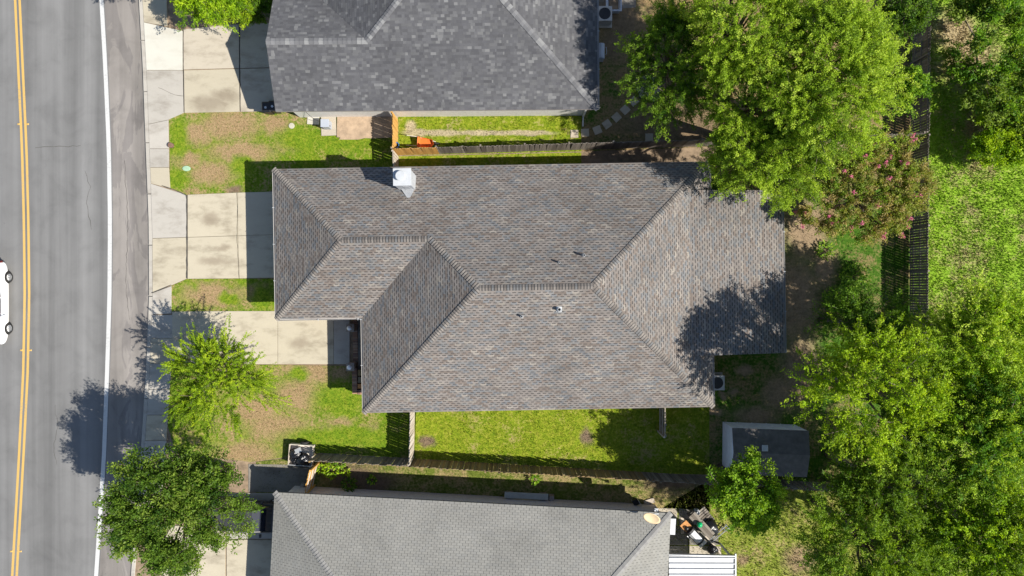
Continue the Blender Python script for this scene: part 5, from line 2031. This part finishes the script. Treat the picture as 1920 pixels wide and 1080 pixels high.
    for s in (1, -1):
        MB().box((h2 - .22, s * .62 * cw, .60), (.34, .26, .13), s * -.35, .8).build('headlight', M_LAMP, root, xf=XF)
        MB().box((-h2 + .08, s * .62 * cw, .64), (.12, .24, .10), s * .25, .85).build('tail_light', M_TAIL, root, xf=XF)
        MB().box((.78, s * (W / 2 + .07), bz - .02), (.14, .20, .13), 0, .8).build('mirror', paintm, root, xf=XF, bevel=.02)
        for xx in (.1, -.9):
            MB().box((xx, s * (W / 2 - .005), .70), (.18, .03, .03)).build('door_handle', M_RIM if paintm is not M_CARWHITE else paintm, root, xf=XF)
    MB().box((h2 - .03, 0, .40), (.06, .9, .14)).build('grille', M_BLACK, root, xf=XF)
    MB().box((-h2 + .02, 0, .45), (.05, .5, .12)).build('number_plate', M_WHITEPAINT, root, xf=XF)
    return root


car('car', 'white saloon car driving past at the left edge of the picture', Vector((-30.18, -.85, ZR)), R(-90), M_CARWHITE, 4.85)
car('car', 'dark car with sky reflecting roof parked nose in beside the oak', Vector((-15.1, -13.15, .045)), R(-3), M_CARBEIGE, 4.5, 1.8, 1.55, 1.0)  # whole car in one dark paint; roof grey comes from reflected sky

# ------------------------------------------------------------------ trees and shrubs


def quads_mesh(name, base, d, nrm, ln, wd, col, mat, parent=None):
    """Leaf-shaped quads: base, side, tip, side."""
    N = len(base)
    d = d / np.linalg.norm(d, axis=1, keepdims=True)
    s = np.cross(nrm, d)
    s /= np.maximum(np.linalg.norm(s, axis=1, keepdims=True), 1e-6)
    ln = ln[:, None]
    wd = wd[:, None]
    v = np.empty((N, 4, 3), np.float32)
    v[:, 0] = base
    v[:, 1] = base + d * ln * 0.5 + s * wd * 0.5
    v[:, 2] = base + d * ln
    v[:, 3] = base + d * ln * 0.5 - s * wd * 0.5
    me = bpy.data.meshes.new(name)
    me.vertices.add(N * 4)
    me.vertices.foreach_set('co', v.ravel())
    me.loops.add(N * 4)
    me.loops.foreach_set('vertex_index', np.arange(N * 4, dtype=np.int32))
    me.polygons.add(N)
    me.polygons.foreach_set('loop_start', np.arange(0, N * 4, 4, dtype=np.int32))
    me.update(calc_edges=True)
    a = me.color_attributes.new('Col', 'FLOAT_COLOR', 'POINT')
    c = np.ones((N, 4, 4), np.float32)
    c[:, :, :3] = col[:, None, :]
    a.data.foreach_set('color', c.ravel())
    return link(name, me, mat, parent)


def unit(a):
    return a / np.maximum(np.linalg.norm(a, axis=-1, keepdims=True), 1e-9)


def tree(label, px, py, zc, rx, ry, rz_, shoots=800, leaves=46, slen=0.9, spread=0.11, leaf=(0.10, 0.05), up=0.55, droop=0.35, cols=None, clumps=60,
         base=None, name='tree', group=None, trunk_r=0.16, blossoms=0, seed=1, ctight=0.55, hollow=0.45, limbs=9, rough=0.25, rmin=0.0, jitter=0.7, bare=0.0, blossom_col=None):
    """px,py: crown centre as the photo shows it at height zc; rx, ry, rz_ crown radii in metres."""
    rg = np.random.default_rng(seed)
    C = np.array(P(px, py, zc))
    b = np.array(P(*base)) if base else np.array([C[0] + rg.uniform(-.3, .3), C[1] + rg.uniform(-.3, .3), 0.0])
    b[2] = 0.0
    root = empty(name, tuple(b), label, 'tree' if name.endswith('tree') else 'shrub', group)
    rad = np.array([rx, ry, rz_])
    # uneven crown outline: a few lobes
    ld = unit(rg.normal(size=(9, 3)))
    la = rg.uniform(-rough, rough, 9)

    def lob(u):
        return 1 + (np.clip(u @ ld.T, 0, 1) ** 3) @ la
    # clumps of foliage
    u = unit(rg.normal(size=(clumps, 3)))
    u[:, 2] = np.where(u[:, 2] < -0.25, -u[:, 2] * 0.6, u[:, 2])
    u = unit(u)
    r = hollow + (1 - hollow) * rg.uniform(0, 1, clumps) ** 0.6
    cc = C + u * rad * (r * lob(u))[:, None] * 0.92
    k = int(clumps * 0.45)
    aa, rr = rg.uniform(0, 2 * np.pi, k), np.sqrt(rg.uniform(0, 0.9, k))
    uu = np.stack([rr * np.cos(aa), rr * np.sin(aa), np.sqrt(1 - rr ** 2)], 1)
    cc[:k] = C + uu * rad * (lob(uu) * rg.uniform(0.72, 1.0, k))[:, None] * 0.92
    cr = ctight * np.min(rad) * rg.uniform(0.45, 1.0, clumps) * 0.55
    # shoots leave the clumps outwards and upwards, then arch over
    ci = rg.integers(0, clumps, shoots)
    st = cc[ci] + rg.normal(size=(shoots, 3)) * cr[ci][:, None] * 0.6
    out = unit((st - C) / rad)
    dr = unit(out * 0.8 + np.array([0, 0, up]) + rg.normal(size=(shoots, 3)) * jitter * 0.6)
    L = slen * rg.uniform(0.45, 1.35, shoots)
    tcol = np.array(cols)
    cb = rg.uniform(0, 1, clumps)
    sc_ = np.clip(cb[ci] * 0.6 + rg.uniform(0, 1, shoots) * 0.4, 0, 0.999)
    lc = tcol[(sc_ * len(tcol)).astype(int)]
    # leaves along the shoots
    t = rg.uniform(0.0, 1.0, (shoots, leaves))
    p = st[:, None, :] + dr[:, None, :] * (L[:, None] * t)[..., None]
    p[..., 2] -= droop * (L[:, None] * t) ** 2
    p += rg.normal(size=p.shape) * (spread * (1.05 - 0.55 * t))[..., None]
    p[..., 2] = np.maximum(p[..., 2], 0.25)
    tang = dr[:, None, :] + np.zeros_like(p)
    tang[..., 2] -= 2 * droop * L[:, None] * t
    ldir = unit(unit(tang) * 0.7 + rg.normal(size=p.shape) * 0.7)
    nr = unit(rg.normal(size=p.shape) * 0.55 + np.array([0.40, -0.14, 0.80]))
    n = shoots * leaves
    col = np.repeat(lc[:, None, :], leaves, 1).reshape(n, 3) * rg.uniform(0.65, 1.35, (n, 1))
    quads_mesh('crown', p.reshape(n, 3), ldir.reshape(n, 3), nr.reshape(n, 3), leaf[0] * rg.uniform(.6, 1.3, n), leaf[1] * rg.uniform(.7, 1.3, n), col, M_LEAF, root)
    # trunk and limbs
    m = MB()
    fork = np.array([b[0] + (C[0] - b[0]) * .4, b[1] + (C[1] - b[1]) * .4, max(0.5, zc - rz_ * 0.85)])
    m.tube([b - np.array([0, 0, .1]), b + (fork - b) * .5 + rg.normal(size=3) * .06, fork], [trunk_r * 1.25, trunk_r, trunk_r * .85], 9)
    m.build('trunk', M_BARK, root, True)
    m = MB()
    ids = rg.choice(clumps, min(limbs * 4, clumps), replace=False)
    for k, i in enumerate(ids):
        e = cc[i]
        if k < limbs:
            r0, r1 = trunk_r * .6, .025
        else:
            r0, r1 = trunk_r * .3, .014
        s0 = fork + (e - fork) * (0 if k < limbs else .18)
        mid = s0 + (e - s0) * .5 + rg.normal(size=3) * .18 + np.array([0, 0, .15])
        m.tube([s0, mid, e], [r0, (r0 + r1) * .5, r1], 6)
    # thin twigs carrying the shoots
    for k in range(min(shoots, 260)):
        q = st[k]
        e = q + dr[k] * L[k] * .8
        e[2] -= droop * (L[k] * .8) ** 2
        m.tube([cc[ci[k]], (q + e) * .5 + np.array([0, 0, .03]), e], [.018, .010, .004], 4)
    m.build('limbs', M_BARK, root, True)
    if blossoms:
        bi = rg.integers(0, shoots, blossoms)
        nb = 60
        tip = st[bi] + dr[bi] * L[bi][:, None]
        tip[:, 2] -= droop * L[bi] ** 2
        tt = rg.uniform(0, 1, (blossoms, nb))
        q = tip[:, None, :] + dr[bi][:, None, :] * (tt * .28)[..., None] + rg.normal(size=(blossoms, nb, 3)) * (.075 * (1.1 - tt))[..., None]
        k = blossoms * nb
        bc = np.array(blossom_col or (0.62, 0.13, 0.24)) * rg.uniform(.7, 1.25, (k, 1))
        quads_mesh('blossom', q.reshape(k, 3), unit(rg.normal(size=(k, 3))), unit(rg.normal(size=(k, 3)) + np.array([0, 0, .8])), np.full(k, .06), np.full(k, .05), bc, M_PETAL, root)['kind'] = 'stuff'
    return root


LIME = [(0.10, 0.20, 0.005), (0.18, 0.32, 0.008), (0.28, 0.43, 0.012), (0.38, 0.52, 0.02)]
MESQ = [(0.14, 0.235, 0.014), (0.225, 0.345, 0.02), (0.32, 0.45, 0.032), (0.42, 0.54, 0.06)]
OAK = [(0.035, 0.085, 0.008), (0.075, 0.145, 0.012), (0.12, 0.20, 0.018), (0.19, 0.27, 0.035)]
DARK = [(0.04, 0.105, 0.008), (0.075, 0.155, 0.010), (0.12, 0.22, 0.014)]
GOLD = [(0.10, 0.185, 0.006), (0.19, 0.30, 0.010), (0.30, 0.42, 0.015), (0.40, 0.50, 0.025)]
ASH = [(0.07, 0.17, 0.010), (0.13, 0.26, 0.014), (0.21, 0.36, 0.02), (0.30, 0.45, 0.03)]
MYRT = [(0.13, 0.19, 0.02), (0.19, 0.26, 0.03), (0.28, 0.29, 0.06), (0.36, 0.29, 0.11), (0.17, 0.27, 0.02)]

# front: wispy young tree and the broad oak beside the street
tree('wispy lime green tree with arching shoots on the lower front lawn', 412, 706, 3.0, 2.55, 2.7, 1.7, shoots=640, leaves=112, slen=1.5, spread=.036, leaf=(.075, .036), up=.75, droop=.30,
     cols=GOLD, clumps=70, name='young_tree', trunk_r=.09, seed=3, jitter=.55, hollow=.25)
tree('broad dark green oak at the kerb in the lower left corner', 333, 938, 5.6, 3.9, 3.9, 2.3, shoots=1500, leaves=46, slen=.62, spread=.13, leaf=(.12, .065), up=.45, droop=.25,
     cols=OAK, clumps=150, name='oak_tree', trunk_r=.22, seed=5, ctight=.42, hollow=.5, rough=.35)
# top left
tree('lime green crown overhanging the upper driveway', 398, 2, 2.6, 1.95, 1.35, 1.2, shoots=420, leaves=60, slen=.7, spread=.09, leaf=(.10, .05), cols=LIME, clumps=50, name='small_tree', trunk_r=.09, seed=8)
tree('clipped bright yellow green shrub beside the upper driveway', 452, 12, 1.6, .75, .95, .8, shoots=300, leaves=50, slen=.3, spread=.07, leaf=(.08, .05), cols=GOLD, clumps=50, name='shrub', trunk_r=.05, seed=9, hollow=.7)
tree('dark shrub between gable and yellow green shrub at the top edge', 488, 12, 1.0, .85, .9, .8, shoots=260, leaves=50, slen=.4, spread=.08, leaf=(.09, .05), cols=DARK, clumps=40, name='shrub', trunk_r=.05, seed=10)
tree('thin tree beyond the top edge shading the street shoulder', 282, -66, 4.5, 1.6, 1.5, 1.4, shoots=260, leaves=50, slen=.8, spread=.07, cols=LIME, clumps=40, name='small_tree', trunk_r=.09, seed=12)
# upper right group
UG = 'large trees in the upper back yard'
tree('darker feathery tree at the left of the upper group, near the air conditioner', 1262, 105, 4.6, 2.5, 3.6, 2.3, shoots=1000, leaves=72, slen=.8, spread=.075, leaf=(.098, .042), cols=DARK + MESQ[:2], clumps=95, name='feathery_tree', group=UG, seed=21, trunk_r=.17)
tree('bright feathery tree at the top edge over the upper back yard', 1392, 55, 7.2, 3.0, 3.4, 2.3, shoots=1300, leaves=72, slen=.8, spread=.075, leaf=(.098, .042), cols=MESQ, clumps=110, name='feathery_tree', group=UG, seed=22, trunk_r=.2)
tree('biggest light green feathery tree of the upper group', 1552, 138, 7.8, 3.45, 4.0, 2.6, shoots=1800, leaves=72, slen=.85, spread=.075, leaf=(.098, .042), cols=MESQ, clumps=150, name='feathery_tree', group=UG, seed=23, trunk_r=.24)
tree('feathery tree reaching down over the corner of the brown roof', 1432, 288, 5.6, 2.75, 2.0, 1.7, shoots=1100, leaves=72, slen=.8, spread=.075, leaf=(.098, .042), cols=MESQ, clumps=95, name='feathery_tree', group=UG, seed=24, trunk_r=.17, base=(1420, 262))
tree('feathery tree filling the gap in the middle of the upper group', 1418, 190, 6.2, 3.0, 2.6, 1.9, shoots=800, leaves=72, slen=.8, spread=.075, leaf=(.098, .042), cols=MESQ[:3], clumps=90, name='feathery_tree', group=UG, seed=25, trunk_r=.17)
tree('small round glossy green tree at the upper back fence', 1700, 172, 3.4, .95, 1.1, .9, shoots=300, leaves=46, slen=.4, spread=.09, leaf=(.11, .07), cols=ASH, clumps=40, name='small_tree', seed=26, trunk_r=.07)
tree('dark low tree in the shade at the top of the upper back fence', 1690, 30, 2.6, 1.3, 1.5, 1.1, shoots=260, leaves=46, slen=.6, spread=.09, leaf=(.11, .06), cols=DARK, clumps=40, name='small_tree', seed=27, trunk_r=.08)
# crape myrtle
tree('olive and bronze crape myrtle with pink blossom in the back yard', 1616, 364, 3.6, 3.7, 3.0, 1.5, shoots=1750, leaves=40, slen=.55, spread=.075, leaf=(.095, .055), up=.5, cols=MYRT, clumps=190, name='crape_myrtle_tree', seed=31, trunk_r=.12,
     blossoms=36, ctight=.35, hollow=.45, rough=.3, limbs=10, blossom_col=(0.66, 0.20, 0.30))
# beyond the back fence, upper right
FG = 'trees beyond the back fence'
tree('thin ragged tree over tan ground in the upper right corner', 1855, 110, 2.7, 2.7, 3.6, 1.4, shoots=640, leaves=40, slen=.8, spread=.12, leaf=(.17, .08), cols=OAK[1:] + ASH[:3], clumps=60, name='ragged_tree', group=FG, seed=41, trunk_r=.10, limbs=4, ctight=.4)
tree('grey green scrub tree at the right edge above the field', 1915, 220, 1.6, 2.0, 2.6, 1.1, shoots=520, leaves=40, slen=.7, spread=.12, leaf=(.16, .075), cols=OAK[2:] + MESQ[1:3], clumps=50, name='ragged_tree', group=FG, seed=42, trunk_r=.1)
tree('lime green low scrub at the right edge, top of the field', 1868, 268, 1.4, 2.0, 1.5, .9, shoots=420, leaves=46, slen=.45, spread=.12, leaf=(.12, .06), cols=LIME, clumps=50, name='shrub', group=FG, seed=43, trunk_r=.06)
# lower right group
LG = 'large trees around the lower back corner'
tree('tall lime green tree leaning over the garden shed', 1636, 724, 7.4, 3.7, 3.0, 2.5, shoots=1000, leaves=52, slen=1.0, spread=.068, leaf=(.115, .055), up=.6, cols=GOLD[:3] + LIME[2:], clumps=110, name='tall_tree', group=LG, seed=51, trunk_r=.24, rough=.35)
tree('dark shaded lower tree beside the back fence', 1610, 608, 4.6, 2.1, 1.8, 1.6, shoots=520, leaves=52, slen=1.05, spread=.09, leaf=(.11, .05), cols=DARK + [ASH[1]], clumps=60, name='tall_tree', group=LG, seed=52, trunk_r=.13)
tree('bright tree at the right edge just below the field', 1835, 625, 6.4, 3.1, 2.6, 2.2, shoots=1150, leaves=52, slen=1.05, spread=.068, leaf=(.12, .055), cols=MESQ[1:] + LIME[1:3], clumps=110, name='tall_tree', group=LG, seed=53, trunk_r=.2)
tree('large tree at the right edge behind the lower back corner', 1850, 810, 7.6, 3.3, 3.3, 2.5, shoots=1450, leaves=52, slen=1.055, spread=.068, leaf=(.12, .055), cols=MESQ[:3] + ASH[:3], clumps=120, name='tall_tree', group=LG, seed=54, trunk_r=.24)
tree('yellow green tree in the lower right corner of the picture', 1850, 1000, 7.0, 3.4, 3.2, 2.4, shoots=1350, leaves=52, slen=1.055, spread=.068, leaf=(.12, .055), cols=LIME[:3] + GOLD[:3], clumps=115, name='tall_tree', group=LG, seed=55, trunk_r=.22)
tree('olive green tree just right of the shed on the lot corner', 1660, 900, 6.4, 3.0, 2.5, 2.0, shoots=950, leaves=52, slen=1.05, spread=.068, leaf=(.115, .05), cols=DARK[1:] + MESQ[:2] + GOLD[:1], clumps=95, name='tall_tree', group=LG, seed=56, trunk_r=.18)
tree('thin crowned tree at the bottom edge right of the tall grass', 1640, 1020, 6.8, 3.5, 2.6, 2.0, shoots=1150, leaves=50, slen=1.05, spread=.068, leaf=(.12, .05), cols=DARK[1:] + MESQ[:2] + GOLD[1:2], clumps=95, name='tall_tree', group=LG, seed=57, trunk_r=.18, rough=.4)
tree('leafy emerald green tree overlapping the shed and lower fence', 1402, 922, 4.6, 1.95, 2.2, 1.7, shoots=520, leaves=44, slen=.5, spread=.11, leaf=(.15, .075), cols=ASH[1:], clumps=55, name='leafy_tree', seed=61, trunk_r=.11, ctight=.6)


def leafy_plant(label, px, py, r, h, n, cols, seed):
    rg = np.random.default_rng(seed)
    p = P(px, py)
    root = empty('leafy_plant', p, label, 'plant', 'plants by the lower fence')
    m = MB()
    for k in range(5):
        a_ = 6.28 * k / 5 + rg.uniform(0, 1)
        m.tube([p, p + Vector((math.cos(a_) * r * .4, math.sin(a_) * r * .4, h * .6)), p + Vector((math.cos(a_) * r * .8, math.sin(a_) * r * .8, h))], [.012, .009, .004], 4)
    m.build('stem', M_BARK, root)
    a_ = rg.uniform(0, 6.28, n)
    rr = r * rg.uniform(0.1, 1, n) ** .7
    b_ = np.stack([p.x + rr * np.cos(a_), p.y + rr * np.sin(a_), h * rg.uniform(.45, 1.1, n)], 1)
    d_ = np.stack([np.cos(a_), np.sin(a_), rg.uniform(-.3, .5, n)], 1) + rg.normal(size=(n, 3)) * .4
    nr = unit(rg.normal(size=(n, 3)) * .35 + np.array([0, 0, 1]))
    c_ = np.array(cols)[rg.integers(0, len(cols), n)] * rg.uniform(.8, 1.2, (n, 1))
    quads_mesh('leaves', b_, d_, nr, np.full(n, .16) * rg.uniform(.7, 1.3, n), np.full(n, .085), c_, M_LEAF, root)


leafy_plant('bright green leafy plant nearest the cedar gate', 604, 876, .22, .35, 70, LIME, 71)
leafy_plant('largest bright leafy plant in the bed behind the cedar gate', 624, 879, .42, .5, 170, LIME, 72)
leafy_plant('green leafy plant under the lower fence line', 640, 867, .25, .4, 80, ASH, 73)
leafy_plant('small yellow leafy plant on the edge of the house shade', 651, 884, .2, .3, 60, GOLD, 74)
leafy_plant('dark leafy plant leaning on the pale grey house wall', 657, 905, .38, .6, 150, DARK, 75)
leafy_plant('low dark plant in the olive grass strip', 699, 898, .22, .3, 60, ASH, 76)
leafy_plant('lone green plant at the foot of the lower fence', 1002, 896, .24, .5, 80, ASH, 77)
leafy_plant('low weedy plant in the back yard grass', 1598, 520, .8, .45, 420, ASH, 78)
leafy_plant('weedy clump beside the bare soil of the back yard', 1560, 560, .7, .4, 320, ASH, 79)
leafy_plant('small weed clump below the crape myrtle', 1545, 470, .5, .3, 180, ASH, 80)
